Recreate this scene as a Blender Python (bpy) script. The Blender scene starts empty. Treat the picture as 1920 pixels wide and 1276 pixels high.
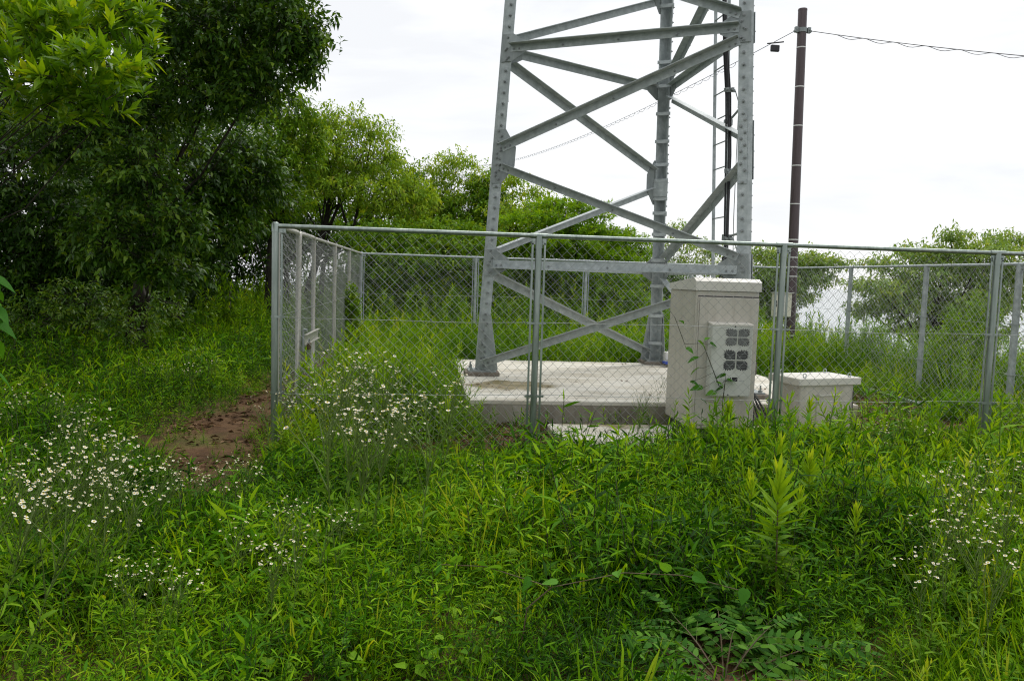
import bpy, bmesh, math, random
import numpy as np
from mathutils import Vector, Matrix

# ------------------------------------------------------------------ camera, sky, sun, exposure
EXPOSURE = 0.7
SKYK = 0.66
SUN_E = 1.5
DENOISE = True
WIRE_L = (3.47, 40.4, 7.9)
WIRE_R = (12.03, 2.34, 4.20)
scene = bpy.context.scene
col = scene.collection
cam_d = bpy.data.cameras.new("camera")
cam = bpy.data.objects.new("camera", cam_d)
col.objects.link(cam)
cam_d.sensor_width = 36.0
cam_d.lens = 27.57
cam_d.clip_start = 0.05
cam_d.clip_end = 60000.0
CF = Vector((0.10885, 0.99082, -0.08015)).normalized()
CR = Vector((0.99380, -0.10664, 0.03136))
CR = (CR - CF * CR.dot(CF)).normalized()
CU = CR.cross(CF)
m = Matrix((CR, CU, -CF)).transposed().to_4x4()
m.translation = Vector((1.1777, -6.2764, 1.4425))
cam.matrix_world = m
scene.camera = cam
scene.render.resolution_x, scene.render.resolution_y = 1024, 680
scene.view_settings.view_transform = 'Standard'
scene.view_settings.look = 'None'
scene.view_settings.gamma = 1.0
scene.view_settings.use_curve_mapping = False
scene.view_settings.exposure = EXPOSURE
scene.cycles.max_bounces = 8
scene.cycles.diffuse_bounces = 4
scene.cycles.transmission_bounces = 5
scene.cycles.transparent_max_bounces = 6
scene.cycles.caustics_reflective = False
scene.cycles.caustics_refractive = False
scene.cycles.filter_width = 1.15
scene.cycles.use_denoising = DENOISE
scene.cycles.denoising_prefilter = 'NONE'

SUN_EL, SUN_AZ = math.radians(62), math.radians(35)      # azimuth from +y towards +x
world = bpy.data.worlds.new("World")
scene.world = world
world.use_nodes = True
nt = world.node_tree
nt.nodes.clear()
N, L = nt.nodes.new, nt.links.new
sky = N('ShaderNodeTexSky')
sky.sky_type = 'NISHITA'
sky.sun_disc = False
sky.sun_elevation = SUN_EL
sky.sun_rotation = SUN_AZ
tc = N('ShaderNodeTexCoord')
mp = N('ShaderNodeMapping')
mp.inputs['Scale'].default_value = (1.0, 1.0, 6.0)
L(tc.outputs['Generated'], mp.inputs['Vector'])
nz = N('ShaderNodeTexNoise')
nz.inputs['Scale'].default_value = 2.6
nz.inputs['Detail'].default_value = 6
nz.inputs['Roughness'].default_value = 0.55
nz.inputs['Distortion'].default_value = 0.6
L(mp.outputs['Vector'], nz.inputs['Vector'])
cr = N('ShaderNodeValToRGB')
cr.color_ramp.elements[0].position = 0.34
cr.color_ramp.elements[0].color = (8.9 * SKYK, 9.0 * SKYK, 9.2 * SKYK, 1)
cr.color_ramp.elements[1].position = 0.62
cr.color_ramp.elements[1].color = (10.6 * SKYK, 10.65 * SKYK, 10.7 * SKYK, 1)
L(nz.outputs['Fac'], cr.inputs['Fac'])
mx = N('ShaderNodeMix')
mx.data_type = 'RGBA'
mx.inputs['Factor'].default_value = 0.95                 # cloud cover over the clear sky
L(sky.outputs['Color'], mx.inputs['A'])
L(cr.outputs['Color'], mx.inputs['B'])
bg = N('ShaderNodeBackground')
bg.inputs['Strength'].default_value = 0.1
L(mx.outputs['Result'], bg.inputs['Color'])
wo = N('ShaderNodeOutputWorld')
L(bg.outputs['Background'], wo.inputs['Surface'])

sd = bpy.data.lights.new("sun", 'SUN')
sd.energy = SUN_E
sd.angle = math.radians(40)
sd.color = (1.0, 0.965, 0.91)
sun = bpy.data.objects.new("sun", sd)
col.objects.link(sun)
sdir = Vector((math.sin(SUN_AZ) * math.cos(SUN_EL), math.cos(SUN_AZ) * math.cos(SUN_EL), math.sin(SUN_EL)))
sun.rotation_euler = sdir.to_track_quat('Z', 'Y').to_euler()
sun.location = (6, 8, 14)

rng = np.random.default_rng(11)
random.seed(4)

# ------------------------------------------------------------------ materials
def new_mat(name):
    m = bpy.data.materials.new(name)
    m.use_nodes = True
    m.node_tree.nodes.clear()
    return m, m.node_tree.nodes.new, m.node_tree.links.new

def ramp(N, stops):
    r = N('ShaderNodeValToRGB')
    el = r.color_ramp.elements
    while len(el) < len(stops):
        el.new(0.5)
    for e, (p, c) in zip(el, stops):
        e.position = p
        e.color = (*c, 1)
    return r

def surf(name, stops, scale=4.0, rough=0.6, metal=0.0, spec=0.4, bump=0.0, bscale=60.0, detail=5, stretch=(1, 1, 1), rvar=0.1):
    """principled surface whose colour wanders over a noise ramp in object space"""
    m, N, L = new_mat(name)
    tc = N('ShaderNodeTexCoord')
    mp = N('ShaderNodeMapping')
    mp.inputs['Scale'].default_value = stretch
    L(tc.outputs['Object'], mp.inputs['Vector'])
    n = N('ShaderNodeTexNoise')
    n.inputs['Scale'].default_value = scale
    n.inputs['Detail'].default_value = detail
    n.inputs['Roughness'].default_value = 0.6
    L(mp.outputs['Vector'], n.inputs['Vector'])
    r = ramp(N, stops)
    L(n.outputs['Fac'], r.inputs['Fac'])
    p = N('ShaderNodeBsdfPrincipled')
    L(r.outputs['Color'], p.inputs['Base Color'])
    mr = N('ShaderNodeMapRange')
    mr.inputs['To Min'].default_value = max(0.02, rough - rvar)
    mr.inputs['To Max'].default_value = min(1, rough + rvar)
    L(n.outputs['Fac'], mr.inputs['Value'])
    L(mr.outputs['Result'], p.inputs['Roughness'])
    p.inputs['Metallic'].default_value = metal
    p.inputs['Specular IOR Level'].default_value = spec
    if bump:
        b = N('ShaderNodeTexNoise')
        b.inputs['Scale'].default_value = bscale
        b.inputs['Detail'].default_value = 4
        L(tc.outputs['Object'], b.inputs['Vector'])
        bn = N('ShaderNodeBump')
        bn.inputs['Strength'].default_value = bump
        bn.inputs['Distance'].default_value = 0.01
        L(b.outputs['Fac'], bn.inputs['Height'])
        L(bn.outputs['Normal'], p.inputs['Normal'])
    o = N('ShaderNodeOutputMaterial')
    L(p.outputs['BSDF'], o.inputs['Surface'])
    return m

def leafm(name, stops, trans=0.42, tcol=(1.45, 1.2, 0.25), rough=0.5, spec=0.06, inst=0.0):
    """leaf: colour from the per-leaf 'tint' attribute (plus a per-plant offset), some light passing through"""
    m, N, L = new_mat(name)
    a = N('ShaderNodeAttribute')
    a.attribute_name = 'tint'
    fac = a.outputs['Fac']
    if inst:
        oi = N('ShaderNodeObjectInfo')
        ma = N('ShaderNodeMath')
        ma.operation = 'MULTIPLY_ADD'
        L(oi.outputs['Random'], ma.inputs[0])
        ma.inputs[1].default_value = inst
        L(fac, ma.inputs[2])
        sb = N('ShaderNodeMath')
        sb.operation = 'SUBTRACT'
        L(ma.outputs[0], sb.inputs[0])
        sb.inputs[1].default_value = inst * 0.5
        tn = N('ShaderNodeAttribute')
        tn.attribute_type = 'INSTANCER'
        tn.attribute_name = 'tone'
        t2 = N('ShaderNodeMath')
        t2.operation = 'MULTIPLY_ADD'
        L(tn.outputs['Fac'], t2.inputs[0])
        t2.inputs[1].default_value = 0.55
        L(sb.outputs[0], t2.inputs[2])
        fac = t2.outputs[0]
    r = ramp(N, stops)
    L(fac, r.inputs['Fac'])
    p = N('ShaderNodeBsdfPrincipled')
    L(r.outputs['Color'], p.inputs['Base Color'])
    p.inputs['Roughness'].default_value = rough
    p.inputs['Specular IOR Level'].default_value = spec
    mu = N('ShaderNodeMix')
    mu.data_type = 'RGBA'
    mu.blend_type = 'MULTIPLY'
    mu.inputs['Factor'].default_value = 1.0
    L(r.outputs['Color'], mu.inputs['A'])
    mu.inputs['B'].default_value = (*tcol, 1)
    t = N('ShaderNodeBsdfTranslucent')
    L(mu.outputs['Result'], t.inputs['Color'])
    mix = N('ShaderNodeMixShader')
    mix.inputs['Fac'].default_value = trans
    L(p.outputs['BSDF'], mix.inputs[1])
    L(t.outputs['BSDF'], mix.inputs[2])
    o = N('ShaderNodeOutputMaterial')
    L(mix.outputs['Shader'], o.inputs['Surface'])
    return m

M = {}
M['steel'] = surf('galvanised_steel', [(0.25, (0.28, 0.315, 0.32)), (0.45, (0.36, 0.40, 0.405)), (0.6, (0.43, 0.47, 0.475)), (0.75, (0.54, 0.58, 0.585))], 14, 0.55, 0.15, 0.4, 0.05, 90)
M['steel_old'] = surf('weathered_steel', [(0.3, (0.20, 0.225, 0.225)), (0.5, (0.265, 0.295, 0.295)), (0.72, (0.34, 0.375, 0.37))], 12, 0.6, 0.15, 0.5, 0.05, 90, stretch=(1, 1, 0.4))
M['bolt'] = surf('bolt_steel', [(0.3, (0.20, 0.22, 0.22)), (0.7, (0.34, 0.36, 0.36))], 30, 0.5, 0.6)
M['pipe'] = surf('galvanised_pipe', [(0.3, (0.18, 0.22, 0.20)), (0.5, (0.25, 0.295, 0.27)), (0.7, (0.35, 0.395, 0.37))], 5, 0.32, 0.75, 0.5, 0.03, 120, stretch=(6, 6, 0.6))
M['cream'] = surf('cream_pipe', [(0.3, (0.32, 0.31, 0.27)), (0.5, (0.39, 0.385, 0.345)), (0.75, (0.46, 0.455, 0.42))], 6, 0.5, 0.2, 0.4, 0.03, 100, stretch=(3, 3, 0.6))
M['wire'] = surf('fence_wire', [(0.3, (0.26, 0.28, 0.27)), (0.7, (0.40, 0.42, 0.41))], 3, 0.45, 0.5)
M['wire_dull'] = surf('dull_wire', [(0.3, (0.24, 0.26, 0.25)), (0.7, (0.36, 0.38, 0.37))], 3, 0.5, 0.5)
M['concrete'] = None
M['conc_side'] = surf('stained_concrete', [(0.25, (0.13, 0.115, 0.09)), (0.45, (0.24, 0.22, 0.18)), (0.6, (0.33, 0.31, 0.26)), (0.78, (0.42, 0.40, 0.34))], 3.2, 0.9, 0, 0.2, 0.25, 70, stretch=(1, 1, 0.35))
M['grout'] = surf('brown_grout', [(0.3, (0.14, 0.12, 0.10)), (0.7, (0.24, 0.21, 0.18))], 12, 0.9, 0, 0.2, 0.3, 80)
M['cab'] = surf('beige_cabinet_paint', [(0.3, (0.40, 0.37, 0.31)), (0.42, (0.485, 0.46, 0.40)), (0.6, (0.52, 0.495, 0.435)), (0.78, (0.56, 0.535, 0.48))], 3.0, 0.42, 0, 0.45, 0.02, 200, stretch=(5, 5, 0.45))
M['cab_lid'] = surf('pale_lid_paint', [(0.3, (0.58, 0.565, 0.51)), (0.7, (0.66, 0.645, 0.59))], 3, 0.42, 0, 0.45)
M['cooler'] = surf('cooler_paint', [(0.3, (0.52, 0.53, 0.485)), (0.7, (0.58, 0.59, 0.55))], 3, 0.4, 0, 0.45, stretch=(2, 2, 0.4))
M['dark'] = surf('dark_recess', [(0.3, (0.035, 0.037, 0.04)), (0.7, (0.08, 0.08, 0.08))], 40, 0.7)
M['black'] = surf('black_rubber', [(0.3, (0.018, 0.018, 0.02)), (0.7, (0.035, 0.035, 0.04))], 10, 0.5)
M['mesh_dark'] = surf('perforated_dark', [(0.42, (0.05, 0.05, 0.05)), (0.58, (0.22, 0.22, 0.21))], 160, 0.6, detail=1)
M['pole'] = surf('brown_pole_paint', [(0.3, (0.062, 0.044, 0.047)), (0.6, (0.085, 0.062, 0.066)), (0.8, (0.11, 0.082, 0.085))], 5, 0.4, 0.1, 0.45, stretch=(5, 5, 0.4))
M['band'] = surf('pale_band', [(0.3, (0.6, 0.6, 0.58)), (0.7, (0.75, 0.75, 0.73))], 8, 0.4, 0.2)
M['ivory'] = surf('ivory_box', [(0.3, (0.66, 0.63, 0.52)), (0.7, (0.74, 0.71, 0.60))], 4, 0.45)
M['blue'] = surf('blue_plastic', [(0.3, (0.02, 0.05, 0.32)), (0.7, (0.03, 0.08, 0.42))], 4, 0.4)
M['white'] = surf('white_plastic', [(0.3, (0.62, 0.62, 0.58)), (0.7, (0.72, 0.72, 0.68))], 4, 0.4)
M['brass'] = surf('tarnished_padlock', [(0.3, (0.05, 0.04, 0.03)), (0.7, (0.16, 0.11, 0.07))], 20, 0.4, 0.7)
M['bark'] = surf('dark_bark', [(0.3, (0.016, 0.013, 0.010)), (0.5, (0.030, 0.025, 0.020)), (0.75, (0.062, 0.054, 0.045))], 7, 0.9, 0, 0.2, 0.6, 30, stretch=(1, 1, 0.3))
M['bark_pale'] = surf('grey_bark', [(0.3, (0.04, 0.035, 0.03)), (0.5, (0.08, 0.072, 0.062)), (0.75, (0.15, 0.14, 0.12))], 7, 0.9, 0, 0.2, 0.6, 30, stretch=(1, 1, 0.3))
M['stemdark'] = surf('dark_stem', [(0.3, (0.03, 0.035, 0.015)), (0.7, (0.06, 0.06, 0.025))], 8, 0.7)
M['stemgreen'] = surf('green_stem', [(0.3, (0.06, 0.11, 0.015)), (0.7, (0.12, 0.18, 0.03))], 8, 0.6)
M['stemred'] = surf('reddish_stem', [(0.3, (0.06, 0.045, 0.025)), (0.7, (0.12, 0.08, 0.04))], 8, 0.6)
M['boulder'] = surf('pale_rock', [(0.3, (0.38, 0.35, 0.29)), (0.5, (0.50, 0.47, 0.40)), (0.75, (0.60, 0.57, 0.50))], 3, 0.9, 0, 0.2, 0.5, 25)
M['petal'] = surf('white_petal', [(0.3, (0.68, 0.67, 0.56)), (0.7, (0.78, 0.77, 0.68))], 20, 0.6)
M['yolk'] = surf('yellow_centre', [(0.3, (0.55, 0.38, 0.03)), (0.7, (0.65, 0.48, 0.06))], 40, 0.7)

# leaves: dark -> light over the tint
M['l_sasa'] = leafm('bamboo_grass_leaf', [(0.0, (0.012, 0.055, 0.002)), (0.4, (0.064, 0.195, 0.004)), (0.75, (0.165, 0.36, 0.007)), (1.0, (0.30, 0.49, 0.013))], 0.38, inst=0.3)
M['l_grass'] = leafm('meadow_grass_leaf', [(0.0, (0.026, 0.090, 0.002)), (0.5, (0.120, 0.275, 0.005)), (0.85, (0.24, 0.43, 0.010)), (1.0, (0.36, 0.45, 0.035))], 0.38, inst=0.3)
M['l_weed'] = leafm('tall_weed_leaf', [(0.0, (0.036, 0.115, 0.003)), (0.5, (0.130, 0.285, 0.007)), (0.85, (0.26, 0.44, 0.013)), (1.0, (0.38, 0.47, 0.04))], 0.38, inst=0.35)
M['l_broad'] = leafm('broad_weed_leaf', [(0.0, (0.035, 0.11, 0.006)), (0.6, (0.11, 0.26, 0.012)), (1.0, (0.22, 0.40, 0.022))], 0.35, inst=0.3)
M['l_golden'] = leafm('goldenrod_leaf', [(0.0, (0.12, 0.07, 0.015)), (0.22, (0.09, 0.16, 0.008)), (0.55, (0.13, 0.27, 0.010)), (0.85, (0.25, 0.42, 0.016)), (1.0, (0.40, 0.52, 0.03))], 0.4)
M['l_flea'] = leafm('fleabane_leaf', [(0.0, (0.055, 0.12, 0.006)), (0.6, (0.12, 0.25, 0.010)), (1.0, (0.22, 0.38, 0.02))], 0.35)
M['l_pinnate'] = leafm('pinnate_leaflet', [(0.0, (0.020, 0.085, 0.009)), (0.6, (0.06, 0.175, 0.018)), (0.92, (0.14, 0.30, 0.03)), (1.0, (0.32, 0.36, 0.05))], 0.3, rough=0.5)
M['l_yellow'] = leafm('yellowing_leaflet', [(0.0, (0.20, 0.25, 0.03)), (0.6, (0.34, 0.38, 0.05)), (1.0, (0.46, 0.34, 0.06))], 0.4)
M['l_vine'] = leafm('vine_leaf', [(0.0, (0.030, 0.12, 0.015)), (0.6, (0.07, 0.22, 0.025)), (1.0, (0.17, 0.38, 0.05))], 0.4)
M['l_glossy'] = leafm('glossy_leaf', [(0.0, (0.022, 0.075, 0.004)), (0.5, (0.080, 0.20, 0.008)), (0.8, (0.20, 0.38, 0.012)), (1.0, (0.38, 0.48, 0.03))], 0.42, rough=0.35, spec=0.3)
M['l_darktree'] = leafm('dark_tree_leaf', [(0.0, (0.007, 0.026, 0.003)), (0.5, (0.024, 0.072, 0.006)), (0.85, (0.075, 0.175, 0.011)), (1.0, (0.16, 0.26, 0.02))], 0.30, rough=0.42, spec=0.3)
M['l_midtree'] = leafm('mid_tree_leaf', [(0.0, (0.022, 0.072, 0.006)), (0.5, (0.068, 0.165, 0.010)), (0.9, (0.16, 0.30, 0.018)), (1.0, (0.24, 0.33, 0.03))], 0.33)
M['l_cherry'] = leafm('cherry_leaf', [(0.0, (0.065, 0.15, 0.012)), (0.5, (0.19, 0.34, 0.028)), (0.88, (0.33, 0.48, 0.05)), (1.0, (0.42, 0.42, 0.08))], 0.42)
M['l_layer'] = leafm('layered_tree_leaf', [(0.0, (0.04, 0.12, 0.007)), (0.5, (0.125, 0.275, 0.012)), (0.9, (0.24, 0.42, 0.020)), (1.0, (0.30, 0.42, 0.04))], 0.42)
M['l_hazed'] = leafm('hazed_tree_leaf', [(0.0, (0.075, 0.15, 0.040)), (0.5, (0.20, 0.33, 0.085)), (0.9, (0.33, 0.46, 0.14)), (1.0, (0.40, 0.42, 0.17))], 0.38)  # haze and backlight over the far trees mixed into the leaf colour
M['l_dead'] = leafm('dead_leaf', [(0.0, (0.07, 0.04, 0.02)), (0.5, (0.16, 0.09, 0.045)), (1.0, (0.30, 0.20, 0.12))], 0.1, tcol=(1, 1, 1), rough=0.7, inst=0.5)

def slab_material():
    m, N, L = new_mat('pale_concrete')
    tc = N('ShaderNodeTexCoord')
    n = N('ShaderNodeTexNoise')
    n.inputs['Scale'].default_value = 1.7
    n.inputs['Detail'].default_value = 7
    n.inputs['Roughness'].default_value = 0.65
    mp = N('ShaderNodeMapping')
    mp.inputs['Scale'].default_value = (0.7, 2.2, 1)
    L(tc.outputs['Object'], mp.inputs['Vector'])
    L(mp.outputs['Vector'], n.inputs['Vector'])
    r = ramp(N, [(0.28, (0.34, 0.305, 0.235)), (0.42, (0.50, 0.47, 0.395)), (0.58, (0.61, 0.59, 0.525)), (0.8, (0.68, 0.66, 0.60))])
    L(n.outputs['Fac'], r.inputs['Fac'])
    # a damp mossy stain by the left leg
    vs = N('ShaderNodeVectorMath')
    vs.operation = 'SUBTRACT'
    L(tc.outputs['Object'], vs.inputs[0])
    vs.inputs[1].default_value = (STAIN[0], STAIN[1], 0.0)
    vm = N('ShaderNodeVectorMath')
    vm.operation = 'MULTIPLY'
    L(vs.outputs[0], vm.inputs[0])
    vm.inputs[1].default_value = (1.25, 1.7, 0.0)
    ln = N('ShaderNodeVectorMath')
    ln.operation = 'LENGTH'
    L(vm.outputs[0], ln.inputs[0])
    n2 = N('ShaderNodeTexNoise')
    n2.inputs['Scale'].default_value = 4
    n2.inputs['Detail'].default_value = 4
    L(tc.outputs['Object'], n2.inputs['Vector'])
    ad = N('ShaderNodeMath')
    ad.operation = 'MULTIPLY_ADD'
    L(n2.outputs['Fac'], ad.inputs[0])
    ad.inputs[1].default_value = 0.8
    L(ln.outputs['Value'], ad.inputs[2])
    mr = N('ShaderNodeMapRange')
    mr.inputs['From Min'].default_value = 1.12
    mr.inputs['From Max'].default_value = 0.9
    L(ad.outputs[0], mr.inputs['Value'])
    mx = N('ShaderNodeMix')
    mx.data_type = 'RGBA'
    L(mr.outputs['Result'], mx.inputs['Factor'])
    L(r.outputs['Color'], mx.inputs['A'])
    r2 = ramp(N, [(0.35, (0.15, 0.13, 0.055)), (0.6, (0.30, 0.26, 0.17))])
    L(n2.outputs['Fac'], r2.inputs['Fac'])
    L(r2.outputs['Color'], mx.inputs['B'])
    p = N('ShaderNodeBsdfPrincipled')
    L(mx.outputs['Result'], p.inputs['Base Color'])
    p.inputs['Roughness'].default_value = 0.8
    p.inputs['Specular IOR Level'].default_value = 0.25
    b = N('ShaderNodeTexNoise')
    b.inputs['Scale'].default_value = 60
    L(tc.outputs['Object'], b.inputs['Vector'])
    bn = N('ShaderNodeBump')
    bn.inputs['Strength'].default_value = 0.15
    bn.inputs['Distance'].default_value = 0.01
    L(b.outputs['Fac'], bn.inputs['Height'])
    L(bn.outputs['Normal'], p.inputs['Normal'])
    o = N('ShaderNodeOutputMaterial')
    L(p.outputs['BSDF'], o.inputs['Surface'])
    return m
STAIN = (0.55, 1.05)
M['concrete'] = slab_material()

def soil_material(name, moss, far_green=True):
    m, N, L = new_mat(name)
    tc = N('ShaderNodeTexCoord')
    n = N('ShaderNodeTexNoise')
    n.inputs['Scale'].default_value = 3.0
    n.inputs['Detail'].default_value = 9
    n.inputs['Roughness'].default_value = 0.68
    L(tc.outputs['Object'], n.inputs['Vector'])
    r = ramp(N, [(0.3, (0.042, 0.024, 0.013)), (0.5, (0.105, 0.058, 0.028)), (0.7, (0.175, 0.102, 0.052))])
    L(n.outputs['Fac'], r.inputs['Fac'])
    n2 = N('ShaderNodeTexNoise')
    n2.inputs['Scale'].default_value = 1.3
    n2.inputs['Detail'].default_value = 5
    L(tc.outputs['Object'], n2.inputs['Vector'])
    mr = N('ShaderNodeMapRange')
    mr.inputs['From Min'].default_value = 0.52
    mr.inputs['From Max'].default_value = 0.66
    mr.inputs['To Max'].default_value = moss
    L(n2.outputs['Fac'], mr.inputs['Value'])
    mx = N('ShaderNodeMix')
    mx.data_type = 'RGBA'
    L(mr.outputs['Result'], mx.inputs['Factor'])
    L(r.outputs['Color'], mx.inputs['A'])
    mx.inputs['B'].default_value = (0.085, 0.095, 0.018, 1)
    p = N('ShaderNodeBsdfPrincipled')
    L(mx.outputs['Result'], p.inputs['Base Color'])
    p.inputs['Roughness'].default_value = 0.9
    p.inputs['Specular IOR Level'].default_value = 0.2
    b = N('ShaderNodeTexNoise')
    b.inputs['Scale'].default_value = 24
    b.inputs['Detail'].default_value = 8
    L(tc.outputs['Object'], b.inputs['Vector'])
    bn = N('ShaderNodeBump')
    bn.inputs['Strength'].default_value = 0.7
    bn.inputs['Distance'].default_value = 0.03
    L(b.outputs['Fac'], bn.inputs['Height'])
    L(bn.outputs['Normal'], p.inputs['Normal'])
    o = N('ShaderNodeOutputMaterial')
    L(p.outputs['BSDF'], o.inputs['Surface'])
    return m
M['soil'] = soil_material('brown_soil', 0.55)
M['path'] = soil_material('trodden_earth', 0.75)
M['slope'] = surf('far_green_slope', [(0.3, (0.03, 0.06, 0.02)), (0.6, (0.06, 0.10, 0.03))], 0.8, 0.95, 0, 0.1, 0.5, 6)

def sea_material():
    m, N, L = new_mat('calm_sea')
    tc = N('ShaderNodeTexCoord')
    n = N('ShaderNodeTexNoise')
    n.inputs['Scale'].default_value = 0.08
    n.inputs['Detail'].default_value = 6
    L(tc.outputs['Object'], n.inputs['Vector'])
    p = N('ShaderNodeBsdfPrincipled')
    p.inputs['Base Color'].default_value = (0.16, 0.21, 0.22, 1)
    p.inputs['Roughness'].default_value = 0.12
    p.inputs['IOR'].default_value = 1.33
    bn = N('ShaderNodeBump')
    bn.inputs['Strength'].default_value = 0.08
    bn.inputs['Distance'].default_value = 0.4
    L(n.outputs['Fac'], bn.inputs['Height'])
    L(bn.outputs['Normal'], p.inputs['Normal'])
    o = N('ShaderNodeOutputMaterial')
    L(p.outputs['BSDF'], o.inputs['Surface'])
    return m
M['sea'] = sea_material()

# ------------------------------------------------------------------ mesh helpers
class MB:
    """collects shapes; build() links them as ONE mesh object"""
    def __init__(self):
        self.v, self.f, self.mi, self.sm = [], [], [], []
    def add(self, verts, faces, mi=0, smooth=False):
        o = len(self.v)
        self.v.extend([tuple(map(float, p)) for p in verts])
        self.f.extend([tuple(i + o for i in f) for f in faces])
        self.mi.extend([mi] * len(faces))
        self.sm.extend([smooth] * len(faces))
    def box(self, c, s, mi=0, mat=None):
        x, y, z = s[0] / 2, s[1] / 2, s[2] / 2
        vs = [Vector((a * x, b * y, d * z)) for d in (-1, 1) for b in (-1, 1) for a in (-1, 1)]
        if mat is not None:
            vs = [mat @ p for p in vs]
        vs = [p + Vector(c) for p in vs]
        self.add(vs, [(0, 2, 3, 1), (4, 5, 7, 6), (0, 1, 5, 4), (2, 6, 7, 3), (0, 4, 6, 2), (1, 3, 7, 5)], mi)
    def bbox(self, c, s, bev=0.01, mi=0):
        """box with chamfered vertical and horizontal edges"""
        bm = bmesh.new()
        bmesh.ops.create_cube(bm, size=1.0)
        for v in bm.verts:
            v.co = Vector((v.co.x * s[0] + c[0], v.co.y * s[1] + c[1], v.co.z * s[2] + c[2]))
        bmesh.ops.bevel(bm, geom=bm.edges[:], offset=bev, segments=1, affect='EDGES', profile=0.5)
        bm.verts.index_update()
        self.add([v.co for v in bm.verts], [tuple(v.index for v in f.verts) for f in bm.faces], mi)
        bm.free()
    def prism(self, poly, ext, mi=0):
        """polygon (3-D points) extruded by vector ext"""
        n = len(poly)
        p = [Vector(q) for q in poly]
        e = Vector(ext)
        self.add(p + [q + e for q in p], [tuple(range(n))[::-1], tuple(range(n, 2 * n))] + [(i, (i + 1) % n, n + (i + 1) % n, n + i) for i in range(n)], mi)
    def tube(self, pts, r, n=8, mi=0, smooth=True, cap=True):
        pts = [Vector(p) for p in pts]
        rs = r if isinstance(r, (list, tuple)) else [r] * len(pts)
        ring = []
        a = None
        for i, p in enumerate(pts):
            t = (pts[min(i + 1, len(pts) - 1)] - pts[max(i - 1, 0)])
            if t.length < 1e-9:
                t = Vector((0, 0, 1))
            t.normalize()
            if a is None:
                a = t.cross(Vector((0, 0, 1)) if abs(t.z) < 0.9 else Vector((1, 0, 0))).normalized()
            else:
                a = (a - t * a.dot(t)).normalized()
            b = t.cross(a)
            ring += [p + (a * math.cos(2 * math.pi * k / n) + b * math.sin(2 * math.pi * k / n)) * rs[i] for k in range(n)]
        fs = []
        for i in range(len(pts) - 1):
            for k in range(n):
                fs.append((i * n + k, i * n + (k + 1) % n, (i + 1) * n + (k + 1) % n, (i + 1) * n + k))
        self.add(ring, fs, mi, smooth)
        if cap:
            o = (len(pts) - 1) * n
            self.add(ring[:n], [tuple(range(n))[::-1]], mi)
            self.add(ring[o:o + n], [tuple(range(n))], mi)
    def build(self, name, mats, parent=None, inv=None):
        me = bpy.data.meshes.new(name)
        v = self.v
        if inv is not None:
            v = [tuple(inv @ Vector(p)) for p in v]
        me.from_pydata(v, [], self.f)
        for m_ in (mats if isinstance(mats, (list, tuple)) else [mats]):
            me.materials.append(m_)
        me.polygons.foreach_set('material_index', self.mi)
        me.polygons.foreach_set('use_smooth', self.sm)
        me.update()
        o = bpy.data.objects.new(name, me)
        col.objects.link(o)
        if parent is not None:
            o.parent = parent
        return o

def raw_mesh(name, V, F4=None, F3=None, mats=(), tint=None, mi=None, smooth=False):
    """mesh from numpy arrays; tint is one value per face"""
    me = bpy.data.meshes.new(name)
    V = np.asarray(V, np.float32)
    n4 = 0 if F4 is None else len(F4)
    n3 = 0 if F3 is None else len(F3)
    me.vertices.add(len(V))
    me.vertices.foreach_set('co', V.ravel())
    idx = []
    if n4: idx.append(np.asarray(F4, np.int32).ravel())
    if n3: idx.append(np.asarray(F3, np.int32).ravel())
    idx = np.concatenate(idx)
    me.loops.add(len(idx))
    me.loops.foreach_set('vertex_index', idx)
    me.polygons.add(n4 + n3)
    st = np.concatenate([np.arange(n4) * 4, n4 * 4 + np.arange(n3) * 3]).astype(np.int32)
    me.polygons.foreach_set('loop_start', st)
    for m_ in mats:
        me.materials.append(m_)
    if mi is not None:
        me.polygons.foreach_set('material_index', np.asarray(mi, np.int32))
    if smooth:
        me.polygons.foreach_set('use_smooth', np.ones(n4 + n3, bool))
    if tint is not None:
        a = me.attributes.new('tint', 'FLOAT', 'FACE')
        a.data.foreach_set('value', np.asarray(tint, np.float32))
    me.update(calc_edges=True)
    return me

def unit(a):
    return a / np.maximum(np.linalg.norm(a, axis=-1, keepdims=True), 1e-9)

def leaves(base, d, nrm, L, W, tint, droop=0.25, fold=0.18, mid=0.45):
    """folded leaf, four triangles each, as arrays (V, F3, tint per face)"""
    d = unit(d)
    side = unit(np.cross(d, nrm))
    up = np.cross(side, d)
    L = L[:, None]; W = W[:, None]
    m = base + d * L * mid - up * L * droop * 0.15
    l = m - side * W * 0.5 + up * W * fold
    r = m + side * W * 0.5 + up * W * fold
    t = base + d * L * (1 - droop * 0.2) - np.array([0, 0, 1.0]) * L * droop
    n = len(base)
    V = np.stack([base, l, m, r, t], 1).reshape(-1, 3)
    o = (np.arange(n) * 5)[:, None]
    F = np.concatenate([o + [0, 2, 1], o + [0, 3, 2], o + [1, 2, 4], o + [2, 3, 4]], 1).reshape(-1, 3)
    return V, F, np.repeat(tint, 4)

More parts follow.
